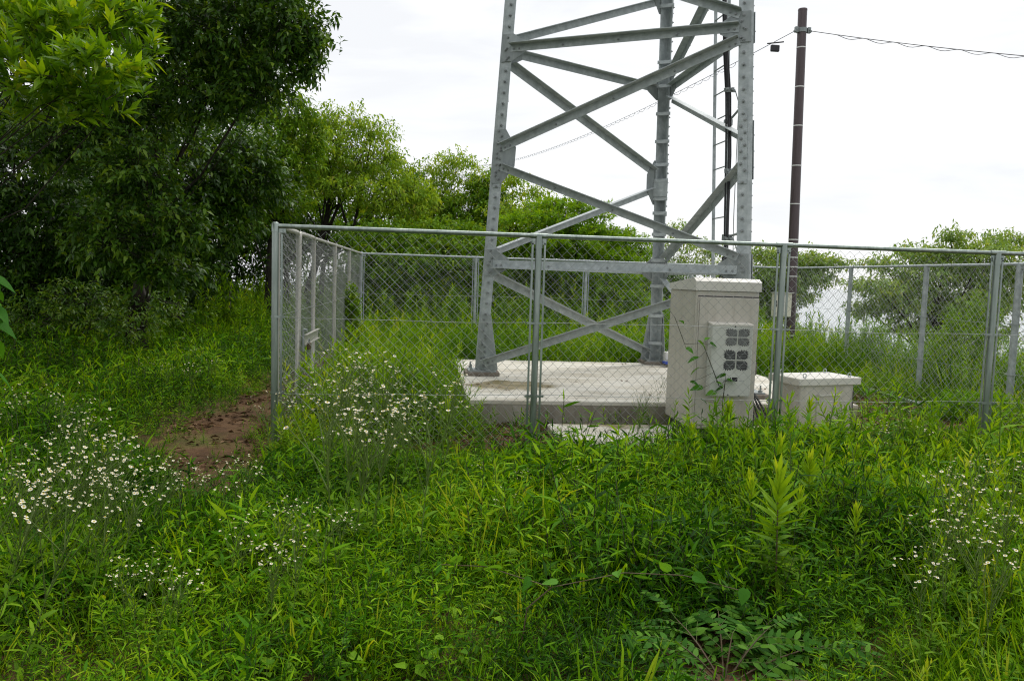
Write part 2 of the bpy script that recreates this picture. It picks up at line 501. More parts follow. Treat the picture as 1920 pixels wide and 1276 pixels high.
def blades(base, d, nrm, L, W, tint, droop=0.4, prof=((0, .45), (.3, 1.0), (.68, .72), (1, 0)), curl=None):
    """longer blade of len(prof)-1 segments, arching down; returns V, F3, tint"""
    d = unit(d)
    side = unit(np.cross(d, nrm))
    n = len(base)
    P, k = [], len(prof)
    for t, w in prof:
        c = base + d * (L * t)[:, None] - np.array([0, 0, 1.0]) * (L * np.asarray(droop) * t * t)[:, None]
        if w > 0:
            P.append(c - side * (W * w * .5)[:, None]); P.append(c + side * (W * w * .5)[:, None])
        else:
            P.append(c)
    V = np.stack(P, 1)
    m = V.shape[1]
    o = (np.arange(n) * m)[:, None]
    F = []
    for i in range(k - 2):
        a = 2 * i
        F += [o + [a, a + 1, a + 3], o + [a, a + 3, a + 2]]
    a = 2 * (k - 2)
    F.append(o + [a, a + 1, a + 2])
    nf = len(F)
    F = np.concatenate(F, 1).reshape(-1, 3)
    return V.reshape(-1, 3), F, np.repeat(tint, nf)

def sticks(P0, P1, r0, r1, n=3):
    """straight tapered n-gon sticks; returns V, F4"""
    d = unit(P1 - P0)
    ref = np.where(np.abs(d[:, 2:3]) < .9, [[0, 0, 1.0]], [[1.0, 0, 0]])
    a = unit(np.cross(d, ref)); b = np.cross(d, a)
    V = []
    for P, r in ((P0, r0), (P1, r1)):
        for k in range(n):
            th = 2 * math.pi * k / n
            V.append(P + (a * math.cos(th) + b * math.sin(th)) * np.reshape(r, (-1, 1)))
    V = np.stack(V, 1)
    o = (np.arange(len(P0)) * 2 * n)[:, None]
    F = np.concatenate([o + [k, (k + 1) % n, n + (k + 1) % n, n + k] for k in range(n)], 1).reshape(-1, 4)
    return V.reshape(-1, 3), F

class Arr:
    """joins array pieces (V, F3/F4, tint, material)"""
    def __init__(self):
        self.V, self.F3, self.F4, self.t3, self.t4, self.m3, self.m4, self.n = [], [], [], [], [], [], [], 0
    def tri(self, V, F, t, mi=0):
        self.V.append(V); self.F3.append(F + self.n); self.t3.append(np.asarray(t, float)); self.m3.append(np.full(len(F), mi)); self.n += len(V)
    def quad(self, V, F, mi=0):
        self.V.append(V); self.F4.append(F + self.n); self.t4.append(np.full(len(F), .5)); self.m4.append(np.full(len(F), mi)); self.n += len(V)
    def mesh(self, name, mats):
        c = lambda q: np.concatenate(q) if q else None
        t = np.concatenate(self.t4 + self.t3); mi = np.concatenate(self.m4 + self.m3)
        return raw_mesh(name, np.concatenate(self.V), c(self.F4), c(self.F3), mats, t, mi)

def link(me, name, parent=None, kind=None, loc=None):
    o = bpy.data.objects.new(name, me)
    col.objects.link(o)
    if parent is not None: o.parent = parent
    if kind: o['kind'] = kind
    if loc is not None: o.location = loc
    return o

def tag(o, label, cat, group=None):
    o['label'] = label; o['category'] = cat
    if group: o['group'] = group
    return o

def thing(name, label, cat, loc=(0, 0, 0), rotz=0.0, group=None):
    o = bpy.data.objects.new(name, None)
    o.empty_display_size = 0.2
    col.objects.link(o)
    o.location = loc
    o.rotation_euler = (0, 0, rotz)
    return tag(o, label, cat, group)

def copy_thing(root, loc, rot=(0, 0, 0), scale=1.0, label=None, group=None):
    r = root.copy()
    col.objects.link(r)
    r.location = loc; r.rotation_euler = rot; r.scale = (scale,) * 3
    if label: r['label'] = label
    if group: r['group'] = group
    for ch in CHILD[root.name]:
        c = ch.copy(); col.objects.link(c); c.parent = r
    return r
CHILD = {}

def smooth(a, b, x):
    t = np.clip((x - a) / (b - a), 0, 1)
    return t * t * (3 - 2 * t)

def gz(x, y):
    """height of the ground"""
    x = np.asarray(x, float); y = np.asarray(y, float)
    z = 0.45 * smooth(1.2, 6.0, -x) * smooth(0, 8, y)
    z = z + 0.025 * np.sin(x * 1.7 + y * .6) * np.cos(y * 1.3) * smooth(0.4, 2.0, np.maximum(np.maximum(-x, x - 8.2), np.maximum(-y, y - 8.2)))
    e = np.maximum(0, .75 * x + .45 * y - 10.0)
    z = z - np.minimum(0.05 * e * e, 0.5 * e)
    r = np.hypot(x - 2.5, y - 4.0)
    s = np.maximum(0, r - 16.0)
    z = z - np.minimum(0.012 * s * s, 0.55 * s)
    return z

def path_x(y):
    """centre line of the trodden path along the left fence"""
    return np.interp(y, [-3.2, -1.8, -0.8, 0.4, 1.2, 2.2, 3.2, 4.5, 8.0, 14.0], [0.0, -0.12, -0.28, -0.54, -0.60, -0.48, -0.34, -0.30, -0.4, -0.9])
# ------------------------------------------------------------------ ground, path, sea
def axis(lo, a, b, hi, fine):
    inner = np.arange(a, b + 1e-6, fine)
    def out(edge, end):
        q, s = [], fine
        p = edge
        sg = 1 if end > edge else -1
        while abs(p - edge) < abs(end - edge):
            s *= 1.22
            p += sg * s
            q.append(p)
        return np.array(q)
    return np.concatenate([out(a, lo)[::-1], inner, out(b, hi)])
gx = axis(-190, -7, 12, 190, 0.2)
gy = axis(-60, -5, 14, 190, 0.2)
X, Y = np.meshgrid(gx, gy, indexing='ij')
V = np.stack([X, Y, gz(X, Y)], -1).reshape(-1, 3)
ii, jj = np.meshgrid(np.arange(len(gx) - 1), np.arange(len(gy) - 1), indexing='ij')
a = (ii * len(gy) + jj).ravel()
F4 = np.stack([a, a + len(gy), a + len(gy) + 1, a + 1], 1)
cx_, cy_ = X[:-1, :-1].ravel(), Y[:-1, :-1].ravel()
far = (np.hypot(cx_ - 2.5, cy_ - 4) > 20).astype(int)
g = link(raw_mesh('ground', V, F4, None, [M['soil'], M['slope']], mi=far, smooth=True), 'ground', kind='structure')
py = np.arange(-2.3, 13.0, 0.07)
V, F4 = [], []
offs = np.linspace(-1, 1, 13)
for i, y_ in enumerate(py):
    w = 0.36 - .10 * min(1, max(0, (y_ - 1.5) / 2)) + 0.05 * math.sin(y_ * 2.3) + 0.04 * math.sin(y_ * 5.1)
    w *= min(1, (y_ + 2.4) / 1.0)
    for k in offs:
        x_ = float(path_x(y_)) + k * w + 0.02 * math.sin(9 * y_ + k)
        V.append((x_, y_, float(gz(x_, y_)) + 0.004 + .010 * max(0, math.sin(x_ * 9 + 2 * math.sin(y_ * 4))) * max(0, math.cos(y_ * 7 + x_ * 3)) - (0.008 if abs(k) == 1 else 0)))
for i in range(len(py) - 1):
    for k in range(12):
        F4.append((i * 13 + k, i * 13 + k + 1, i * 13 + 14 + k, i * 13 + 13 + k))
link(raw_mesh('path', np.array(V), np.array(F4), None, [M['path']], smooth=True), 'path', kind='structure')
nr = 48
ang = np.linspace(0, 2 * math.pi, nr, endpoint=False)
V = [(0, 0, -60.0)]
for R_ in (60, 400, 3000, 30000):
    V += [(R_ * math.cos(t), R_ * math.sin(t), -60.0) for t in ang]
F3 = [(0, 1 + i, 1 + (i + 1) % nr) for i in range(nr)]
F4 = [(1 + q * nr + i, 1 + (q + 1) * nr + i, 1 + (q + 1) * nr + (i + 1) % nr, 1 + q * nr + (i + 1) % nr) for q in range(3) for i in range(nr)]
link(raw_mesh('sea', np.array(V), np.array(F4), np.array(F3), [M['sea']]), 'sea', kind='structure')

# ------------------------------------------------------------------ chain link fences
FZ = 1.78
def chain_mesh(x0, x1, z0, z1, hw=0.0415, r=0.00145, bow=0.003):
    xs = np.arange(x0, x1 - hw * .5, hw)
    nz_ = int((z1 - z0) / hw)
    zs = z1 - np.arange(nz_ + 1) * hw
    P0, P1 = [], []
    k = np.arange(nz_ + 1)
    for i, x in enumerate(xs):
        px = x + ((k + i) % 2) * (hw * 1.04)
        px = np.minimum(px, x1)
        py_ = bow * (1 - 2 * ((k + i) % 2)) + 0.010 * np.sin(zs * 3 + x * 1.3) * np.sin(x * 2.1 + zs)
        P = np.stack([px, py_, zs], 1)
        P0.append(P[:-1]); P1.append(P[1:])
    P0 = np.concatenate(P0); P1 = np.concatenate(P1)
    return sticks(P0, P1, r, r, 3)

def fence(label, P0, P1, posts, mat, wire, own=(True, True), pr=0.0262):
    """posts: distances along the run; a post, its tee, tension bars and bands are parts of their own"""
    P0, P1 = Vector(P0), Vector(P1)
    d = P1 - P0
    LEN = d.length
    t = thing('chain_link_fence', label, 'fence', P0, math.atan2(d.y, d.x))
    V, F = chain_mesh(0.05, LEN - 0.05, 0.03, FZ - 0.03)
    link(raw_mesh('chain_link_mesh', V, F, None, [wire], tint=None), 'chain_link_mesh', t, 'stuff')
    b = MB()
    x = 0.03
    b.tube([(0.0, 0, FZ), (LEN, 0, FZ)], 0.0185, 12)
    b.build('top_rail', mat, t)
    for k, z in enumerate((1.08, 0.485)):
        b = MB()
        pts = []
        for i in range(int(LEN / 0.25) + 1):
            u = i * 0.25
            pts.append((u, -0.006, z - 0.009 * math.sin(u * 1.6 + k) - .004 * math.sin(u * 5.3)))
        pts.append((LEN, -0.006, z))
        b.tube(pts, 0.0021, 5)
        b.build('tension_wire', wire, t)
    for q, x in enumerate(posts):
        first, last = x < 0.05, x > LEN - 0.05
        if (first and not own[0]) or (last and not own[1]):
            continue
        b = MB()
        corner = first or last
        b.tube([(x, 0, -0.05), (x, 0, FZ - (0.0 if not corner else -0.015))], pr, 14)
        p = b.build('post', mat, t)
        b = MB()
        if corner:
            b.tube([(x, 0, FZ - 0.045), (x, 0, FZ + 0.02), (x, 0, FZ + 0.03)], [pr + .003, pr + .003, pr * .7], 14)
            s = 1 if first else -1
            b.box((x + s * 0.05, 0, FZ - 0.028), (0.06, 0.008, 0.045))
            b.build('post_cap', mat, t)
        else:
            b.tube([(x - 0.07, 0, FZ), (x + 0.07, 0, FZ)], 0.0222, 12)
            b.tube([(x, 0, FZ - 0.10), (x, 0, FZ + 0.004)], pr + 0.003, 14)
            for s in (-1, 1):
                b.box((x + s * 0.043, 0, FZ - 0.045), (0.034, 0.007, 0.05))
                b.tube([(x + s * 0.046, -0.014, FZ - 0.047), (x + s * 0.046, 0.012, FZ - 0.047)], 0.008, 6, smooth=False)
            b.build('tee_fitting', mat, t)
        for s in (-1, 1):
            if (s < 0 and first) or (s > 0 and last):
                continue
            b = MB()
            b.box((x + s * 0.05, 0, (FZ - 0.06 + 0.05) / 2), (0.016, 0.007, FZ - 0.11))
            b.build('tension_bar', mat, t)
        for z in (1.08, 0.485):
            b = MB()
            n = 10
            ring = [(x + (pr + .004) * math.cos(a), (pr + .004) * math.sin(a)) for a in np.linspace(0, 2 * math.pi, 16, endpoint=False)]
            b.add([(u, v, z - .009) for u, v in ring] + [(u, v, z + .009) for u, v in ring], [(i, (i + 1) % 16, 16 + (i + 1) % 16, 16 + i) for i in range(16)], 0, True)
            for s in (-1, 1):
                if (s < 0 and first) or (s > 0 and last):
                    continue
                for yy in (-pr - .003, ):
                    b.prism([(x, yy - .004, z - .009), (x + s * .055, -.016, z - .009), (x + s * .055, -.012, z - .009), (x, yy, z - .009)], (0, 0, .018))
                b.tube([(x + s * .058, -.022, z), (x + s * .058, .014, z)], .007, 6, smooth=False)
                b.box((x + s * .068, -.012, z), (.02, .006, .016))
            b.build('band', mat, t)
    return t

fence('long galvanised fence run nearest the camera, across the front of the compound', (0, 0, 0), (8.03, 0, 0), [0, 2.06, 4.115, 6.03, 8.03], M['pipe'], M['wire'])
fence('fence run beyond the gate, its mesh seen edge on beside the path', (0, 2.09, 0), (0, 7.95, 0), [0, 1.84, 3.69, 5.86], M['cream'], M['wire'], own=(False, False), pr=0.0235)
fence('back fence run behind the tower and concrete slab, in front of the tall weeds', (0, 7.95, 0), (8.03, 7.95, 0), [0, 2.04, 4.07, 6.05, 8.03], M['steel'], M['wire_dull'])
fence('right side fence run receding behind the small cabinet, in front of the willowy bush', (8.03, 7.95, 0), (8.03, 0, 0), [0, 2.07, 4.02, 5.74, 7.95], M['steel'], M['wire'], own=(False, False), pr=0.031)

# double leaf gate in the left side, between the corner post and the left run
gt = thing('gate', 'cream framed double gate of chain link, shut, next to the dirt path', 'gate', (0, 0.09, 0), math.pi / 2)
for (u0, u1) in ((0.0, 1.0), (1.06, 1.985)):
    b = MB()
    r = 0.021
    zt, zb = FZ + 0.004, 0.08
    c = 0.06
    b.tube([(u0, 0, zb), (u0, 0, zt - c), (u0 + c * .3, 0, zt - c * .3), (u0 + c, 0, zt), (u1 - c, 0, zt), (u1 - c * .3, 0, zt - c * .3), (u1, 0, zt - c), (u1, 0, zb), (u0, 0, zb)], r, 10)
    b.build('gate_frame', M['cream'], gt)
    V, F = chain_mesh(u0 + .02, u1 - .02, zb + .01, zt - .02, hw=0.036)
    link(raw_mesh('chain_link_mesh', V, F, None, [M['wire']]), 'chain_link_mesh', gt, 'stuff')
    for z in (0.55, 1.08):
        b = MB(); b.tube([(u0, -.004, z), (u1, -.004, z)], .0028, 5); b.build('tension_wire', M['wire'], gt)
b = MB()
b.box((1.51, -.052, .80), (.90, .006, .085)); b.box((1.51, -.062, .846), (.90, .026, .007)); b.box((1.51, -.062, .754), (.90, .026, .007))
b.build('latch_plate', M['cream'], gt)
b = MB()
b.tube([(1.02, -.05, .70), (1.02, -.05, .90)], .010, 8); b.tube([(1.02, -.05, .90), (1.02, -.085, .90)], .010, 8)
b.build('latch_bolt', M['steel_old'], gt)
t = thing('padlock', 'dark tarnished padlock hanging on the gate latch', 'padlock', (0.10, 1.12, 0.72))
b = MB(); b.bbox((0, 0, 0.03), (.035, .075, .065), .008); b.build('lock_body', M['brass'], t)
b = MB(); b.tube([(0, -.022, .06), (0, -.022, .085), (0, -.012, .098), (0, .012, .098), (0, .022, .085), (0, .022, .06)], .005, 6); b.build('shackle', M['bolt'], t)

# ------------------------------------------------------------------ slab, pad
SX0, SX1, SY0, SY1, SZ = 1.59, 5.62, 1.29, 4.98, 0.245
t = thing('concrete_slab', 'large pale concrete slab the steel tower stands on', 'slab', (SX0, SY0, 0))
b = MB()
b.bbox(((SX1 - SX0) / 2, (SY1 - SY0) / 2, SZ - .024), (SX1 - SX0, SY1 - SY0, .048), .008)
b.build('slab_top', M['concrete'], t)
b = MB()
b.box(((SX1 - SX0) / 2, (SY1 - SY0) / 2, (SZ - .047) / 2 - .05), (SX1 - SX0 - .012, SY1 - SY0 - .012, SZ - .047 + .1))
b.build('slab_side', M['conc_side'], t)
b = MB()
b.bbox((1.43, .43, .0), (2.86, .86, .16), .012)
o = b.build('concrete_pad', M['concrete'])
o.location = (2.33, .09, 0); tag(o, 'low pale concrete pad under the two beige cabinets', 'pad')

# ------------------------------------------------------------------ triangular steel tower
LA, LB, LC = Vector((1.83, 3.30, 0)), Vector((4.55, 4.93, 0)), Vector((4.61, 1.77, 0))
CEN = (LA + LB + LC) / 3
Z0, ZTOP = 0.29, 9.2
def legp(i, z):
    b = (LA, LB, LC)[i]
    p = CEN + (b - CEN) * (1 - 0.029 * (z - 0.28))
    return Vector((p.x, p.y, z))
tw = thing('lattice_tower', 'tall three legged galvanised steel lattice tower standing on the concrete slab', 'tower', (CEN.x, CEN.y, 0))
TI = Matrix.Translation((-CEN.x, -CEN.y, 0))
def hexbolt(b, p, n, r=0.0165, h=0.016, stud=True):
    n = Vector(n).normalized(); p = Vector(p)
    b.tube([p, p + n * h], r, 6, smooth=False)
    if stud:
        b.tube([p + n * h, p + n * (h + .012)], r * .5, 5, smooth=False)
splice = (1.6, 2.87, 4.15, 5.45, 6.7, 8.0)
for i in range(3):
    p0, p1 = legp(i, Z0), legp(i, ZTOP)
    u = Vector((CEN.x - p0.x, CEN.y - p0.y, 0)).normalized()
    w = Vector((-u.y, u.x, 0))
    H = u * -0.05
    side = {}
    outer = []
    for s in (-1, 1):
        k = H + (u * math.cos(math.pi / 4) + w * s * math.sin(math.pi / 4)) * 0.045
        f = u * math.cos(math.pi / 6) + w * s * math.sin(math.pi / 6)
        nf = u * -math.sin(math.pi / 6) + w * s * math.cos(math.pi / 6)
        side[s] = (k, f, nf, k + f * 0.108)
    th = 0.012
    sec = [side[-1][3], side[-1][0], H, side[1][0], side[1][3], side[1][3] - side[1][2] * th, side[1][0] - side[1][2] * th + u * .002, H + u * th * 1.4, side[-1][0] - side[-1][2] * th + u * .002, side[-1][3] - side[-1][2] * th]
    b = MB()
    b.prism([p0 + q for q in sec], p1 - p0)
    leg = b.build('leg', M['steel'], tw, TI)
    bb = MB()
    for s in (-1, 1):
        k, f, nf, e = side[s]
        zs, kind = [], []
        z = 0.46
        while z < ZTOP:
            near = min(abs(z - q) for q in (0.62, 2.87, 5.45, 8.0))
            if near < 0.33:
                zs.append((z, .032 if len(zs) % 2 else .072)); z += 0.066
            else:
                zs.append((z, .052)); z += 0.128
        for z, o in zs:
            hexbolt(bb, legp(i, z) + k + f * o + nf * .008, nf)
        for zc in (2.87, 5.45, 8.0):                       # splice plates over the joint
            q0 = legp(i, zc - .36) + k + f * .008 + nf * .0005
            ax = legp(i, zc + .36) - legp(i, zc - .36)
            sp = MB(); sp.prism([q0, q0 + f * .092, q0 + f * .092 + nf * .0075, q0 + nf * .0075], ax)
            sp.build('splice_plate', M['steel'], leg, TI)
    o = bb.build('bolts', M['bolt'], leg, TI); o['kind'] = 'stuff'
    if i == 1:                                              # stay plates across the open side of the back leg
        me = None
        for n_, z in enumerate([.55, .95, 1.38, 1.75, 2.12, 2.42, 2.62, 2.88, 3.1, 3.42, 3.8, 4.18, 4.5, 4.85, 5.25]):
            c = legp(i, z) + u * (side[1][3].dot(u) + .006)
            if me is None:
                q = MB()
                R3 = Matrix((w, u, Vector((0, 0, 1)))).transposed()
                q.box((0, 0, 0), (.205, .010, .046), 0, R3)
                for s in (-1, 1):
                    hexbolt(q, w * s * .082 + u * .005, u, .010, .010, False)
                o = q.build('stay_plate', M['steel'], leg)
                me = o.data
            else:
                o = link(me, 'stay_plate', leg)
            o.location = c - Vector((CEN.x, CEN.y, 0))
        q = MB()
        c = legp(i, 2.76) + u * (side[1][3].dot(u) + .004)
        q.box(c, (.20, .012, .22), 0, Matrix((w, u, Vector((0, 0, 1)))).transposed())
        q.build('joint_plate', M['steel'], leg, TI)
    # base plate with anchor bolts on a grout bed
    q = MB()
    q.bbox(Vector((p0.x, p0.y, .268)) + u * .03, (.42, .42, .045), .006)
    q.build('grout_bed', M['grout'], tw, TI)
    q = MB()
    c = Vector((p0.x, p0.y, .298)) + u * .03
    q.box(c, (.34, .34, .016))
    for sx in (-1, 1):
        for sy in (-1, 1):
            a_ = c + Vector((sx * .13, sy * .13, .008))
            q.tube([a_, a_ + Vector((0, 0, .022))], .022, 6, smooth=False)
            q.tube([a_, a_ + Vector((0, 0, .075))], .010, 8)
    q.build('base_plate', M['steel_old'], tw, TI)

def face(i, j):
    a_, c_ = legp(i, 1), legp(j, 1)
    e = (c_ - a_); e.z = 0; e.normalize()
    n = Vector((e.y, -e.x, 0))
    if n.dot(a_ - CEN) < 0: n = -n
    return e, n
OFF = 0.0368
def gusset(i, j, z, up, dn, ext, ext_in=.04, flare=False):
    """flat plate bolted on leg i in the face towards leg j"""
    e, n = face(i, j)
    ax = (legp(i, z + 1) - legp(i, z))
    P = lambda dz, x: legp(i, z) + ax * dz + e * x + n * (OFF + .0082)
    if flare:
        poly = [P(-dn, -.02), P(-dn, ext * .96), P(-dn * .62, ext), P(up, .125), P(up, -.02)]
    else:
        poly = [P(-dn, -.02), P(-dn, .12), P(-dn * .35, ext), P(up * .35, ext), P(up, .12), P(up, -.02)]
    b = MB(); b.prism(poly, n * .008)
    g_ = b.build('gusset_plate', M['steel_old'], tw, TI)
    q = MB()
    zz = -dn + .05
    k = 0
    while zz < up - .03:
        hexbolt(q, P(zz, .035 if k % 2 else .078) + n * .008, n); zz += .085; k += 1
    o = q.build('bolts', M['bolt'], g_, TI); o['kind'] = 'stuff'
def brace(i, zi, j, zj, size=.092, flange='top', ins=.10, mat='steel'):
    e, n = face(i, j)
    a_, c_ = legp(i, zi), legp(j, zj)
    if (i, j) not in ((0, 2), (2, 0)): ins = .15
    t = (c_ - a_).normalized()
    a_ = a_ + t * ins + n * (OFF + .0166); c_ = c_ - t * ins + n * (OFF + .0166)
    v = t.cross(n)
    if v.z < 0: v = -v
    h, T = size / 2, .008
    if flange == 'bottom':
        sec = [(h, 0), (-h, 0), (-h, size * .8), (-h + T, size * .8), (-h + T, T), (h, T)]
    else:
        sec = [(-h, 0), (h, 0), (h, size * 1.15), (h - T, size * 1.15), (h - T, T), (-h, T)]
    if flange == 'top' and (i, j) not in ((0, 2), (2, 0)):
        sec = [(p, q if q <= T else T - q) for p, q in sec]      # rear faces: the standing leg points inwards
        sec = [(-h, 0), (-h, T), (h, T), (h, -size * 1.0), (h - T, -size * 1.0), (h - T, 0)]
    b = MB()
    b.prism([a_ + v * p + n * q for p, q in sec], c_ - a_)
    o = b.build('brace', M[mat], tw, TI)
    q = MB()
    ln = (c_ - a_).length
    for s in (.045, .11, ln - .045, ln - .11, ln * .25, ln * .5, ln * .75):
        hexbolt(q, a_ + t * s + n * T - v * .012, n, .0135, .011)
    qo = q.build('bolts', M['bolt'], o, TI); qo['kind'] = 'stuff'
A_, B_, C_ = 0, 1, 2
lv = [(0.36, 1.50), (1.70, 2.79), (2.94, 4.04), (4.24, 5.36), (5.54, 6.64), (6.86, 7.92)]
for q, (lo, hi) in enumerate(lv):
    for (i, j) in ((A_, C_), (B_, A_), (C_, B_)):
        if q % 2: brace(j, lo, i, hi)
        else: brace(i, lo, j, hi)
for z in (1.595, 4.14, 6.75):
    for (i, j) in ((A_, C_), (B_, A_), (C_, B_)):
        brace(i, z, j, z, .095 if z < 2 else .088, 'bottom' if z < 2 else 'top')
for i in range(3):
    for j in range(3):
        if i == j: continue
        gusset(i, j, .36, .62, .05, .27, flare=True)
        for z in (1.60, 4.14, 6.75): gusset(i, j, z, .17, .15, .30)
fc = ((A_, C_), (B_, A_), (C_, B_))
for (i, j) in fc:
    gusset(i, j, 2.86, .34, .30, .27) if (i, j) in ((A_, C_),) else None
gusset(A_, B_, 1.6, .12, .12, .2) if False else None
gusset(B_, A_, 2.84, .32, .30, .26)
gusset(C_, B_, 2.86, .32, .30, .25)
gusset(A_, C_, 5.45, .32, .30, .25); gusset(B_, A_, 5.45, .32, .30, .25); gusset(C_, B_, 5.45, .32, .30, .25)
# ladder inside the tower by the right leg
lad = thing_l = None
b = MB()
l0, l1 = Vector((4.80, 3.30, .26)), Vector((4.50, 3.30, 7.4))
m0, m1 = Vector((4.80, 2.92, .26)), Vector((4.53, 2.92, 7.4))
b.prism([l0 + Vector(q) for q in ((-.02, 0, 0), (.02, 0, 0), (.02, .006, 0), (-.02, .006, 0))], l1 - l0)
lad = b.build('ladder', M['steel'], tw, TI)
b = MB(); b.prism([m0 + Vector(q) for q in ((-.02, 0, 0), (.02, 0, 0), (.02, .006, 0), (-.02, .006, 0))], m1 - m0)
b.build('rail', M['steel'], lad, TI)
n_ = 0
while .45 + n_ * .3 < 7.3:
    z = .45 + n_ * .3
    f_ = (z - .26) / 7.14
    b = MB(); b.tube([l0.lerp(l1, f_), m0.lerp(m1, f_)], .008, 6); b.build('rung', M['steel_old'], lad, TI)
    n_ += 1
for z in (0.9, 2.0, 3.35, 4.4, 5.6):
    f_ = (z - .26) / 7.14
    p = m0.lerp(m1, f_)
    b = MB(); b.box(p + Vector((.0, -.03, 0)), (.09, .06, .07)); b.tube([p, Vector((legp(2, z).x - .03, legp(2, z).y + .12, z))], .014, 6); b.build('bracket', M['steel_old'], lad, TI)
# cables down the inside of the right leg
cp = [(4.36, 2.45, 9.0), (4.40, 2.45, 5.6), (4.425, 2.5, 4.59), (4.47, 2.5, 4.03), (4.523, 2.5, 3.57), (4.565, 2.5, 2.91), (4.583, 2.5, 2.25), (4.60, 2.5, 1.75)]
for k, (ox, oy, rr) in enumerate(((0, 0, .015), (.024, .02, .010), (-.018, .03, .010), (.010, .05, .009))):
    b = MB()
    pts = [(x + ox * (1 + .3 * math.sin(z * 2 + k)), y + oy, z) for x, y, z in cp]
    pts += [(4.60 + ox * 2 - .02 * k, 2.48 + oy, 1.45), (4.66 + ox * 3, 2.2, 1.15), (4.55 + ox, 1.7, .75), (4.25 + .04 * k, 1.25, .45)]
    b.tube(pts, rr, 8); b.build('cable', M['black'], tw, TI)
b = MB()
b.tube([(4.64, 2.49, 5), (4.645, 2.49, 3.2), (4.655, 2.49, 2.2), (4.67, 2.49, 1.8), (4.66, 2.46, 1.4)], .005, 5); b.build('ground_wire', M['wire_dull'], tw, TI)
for z in (5.3, 4.32, 3.62, 2.72, 1.95):
    x = float(np.interp(z, [1.75, 2.25, 2.91, 3.57, 4.03, 4.59, 5.6], [4.60, 4.583, 4.565, 4.523, 4.47, 4.425, 4.40]))
    b = MB(); b.box((x + .005, 2.475, z), (.13, .012, .035)); b.box((x + .01, 2.515, z + .03), (.10, .05, .012)); b.tube([(x + .07, 2.47, z), (x + .10, 2.44, z - .12), (x + .10, 2.44, z - .2)], .006, 5)
    b.box((x + .03, 2.45, z + .012), (.03, .03, .03)); b.box((x - .03, 2.45, z + .012), (.025, .03, .025))
    b.build('cable_clamp', M['steel_old'], tw, TI)
for k in range(5):
    b = MB(); x = 4.52 + k * .035
    b.tube([(x, 2.40, 1.75 + .02 * (k % 2)), (x + .01, 2.38, 1.60), (x + .03, 2.36, 1.40)], [.020, .024, .016], 8); b.build('cable_joint', M['black'], tw, TI)
for (x, z) in ((2.085, 4.37), (2.06, 3.54), (1.98, 1.72), (1.95, 1.15)):                # little hooks on the left leg
    b = MB(); b.box((x, 3.29, z), (.07, .03, .012)); b.box((x + .03, 3.29, z + .03), (.008, .03, .07)); b.tube([(x - .02, 3.27, z - .03), (x + .02, 3.27, z + .01)], .007, 5)
    b.build('hook', M['steel_old'], tw, TI)

# ------------------------------------------------------------------ tall cabinet with cooling unit
CX0, CX1, CY0, CY1 = 3.515, 4.088, 0.37, 1.10
t = thing('equipment_cabinet', 'tall beige equipment cabinet with a cooling unit on its door', 'cabinet', (CX0, CY0, 0))
CI = Matrix.Translation((-CX0, -CY0, 0))
w_, d_ = CX1 - CX0, CY1 - CY0
b = MB(); b.bbox((w_ / 2, d_ / 2, .77), (w_, d_, 1.22), .008); b.build('body', M['cab'], t)
b = MB(); b.box((w_ / 2, d_ / 2, .12), (w_ - .06, d_ - .06, .09)); b.build('plinth', M['black'], t)
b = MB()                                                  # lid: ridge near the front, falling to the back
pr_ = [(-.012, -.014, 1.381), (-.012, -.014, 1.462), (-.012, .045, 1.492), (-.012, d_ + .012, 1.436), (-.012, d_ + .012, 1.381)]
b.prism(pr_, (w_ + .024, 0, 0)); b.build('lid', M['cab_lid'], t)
b = MB(); b.bbox((w_ / 2 + .006, -.006, .76), (w_ - .02, .016, 1.13), .004); b.build('door', M['cab'], t)
b = MB(); b.box((w_ / 2 + .006, -.004, 1.332), (w_ - .02, .008, .009)); b.build('door_gap', M['dark'], t)
b = MB(); b.box((.028, -.0155, .76), (.003, .002, 1.13)); b.build('door_seam', M['grout'], t)
b = MB(); b.bbox((w_ + .012, .05, .70), (.026, .05, .12), .005); b.build('latch', M['grout'], t)
ux0, ux1, uz0, uz1 = .115, .482, .470, 1.095
uw, uh = ux1 - ux0, uz1 - uz0
b = MB(); b.bbox(((ux0 + ux1) / 2, -.070, (uz0 + uz1) / 2), (uw, .11, uh), .006)
cu = b.build('cooling_unit', M['cooler'], t)
b = MB(); b.prism([(ux0 - .004, -.128, uz1 - .014), (ux0 - .004, -.128, uz1 + .002), (ux0 - .004, -.015, uz1 + .016), (ux0 - .004, -.015, uz1 + .001)], (uw + .008, 0, 0)); b.build('rain_hood', M['cab_lid'], cu)
yf = -.1255
def quad_shape(cx, cz, sx, sz, w, h, seed):
    """one jagged quadrant of a vent: straight along the cross bars, saw toothed outside"""
    r_ = random.Random(seed)
    p = [(0.06, 0.06), (0.72, 0.06), (0.86, 0.2), (0.97, 0.30), (0.86, 0.36), (1.0, 0.50), (0.88, 0.52), (0.99, 0.68), (0.86, 0.68), (0.97, 0.88), (0.84, 0.82), (0.78, 1.0), (0.68, 0.86), (0.6, 1.02), (0.52, 0.86), (0.4, 1.0), (0.33, 0.86), (0.2, 0.9), (0.06, 0.72)]
    return [(cx + sx * a_ * w, cz + sz * c_ * h) for a_, c_ in p]
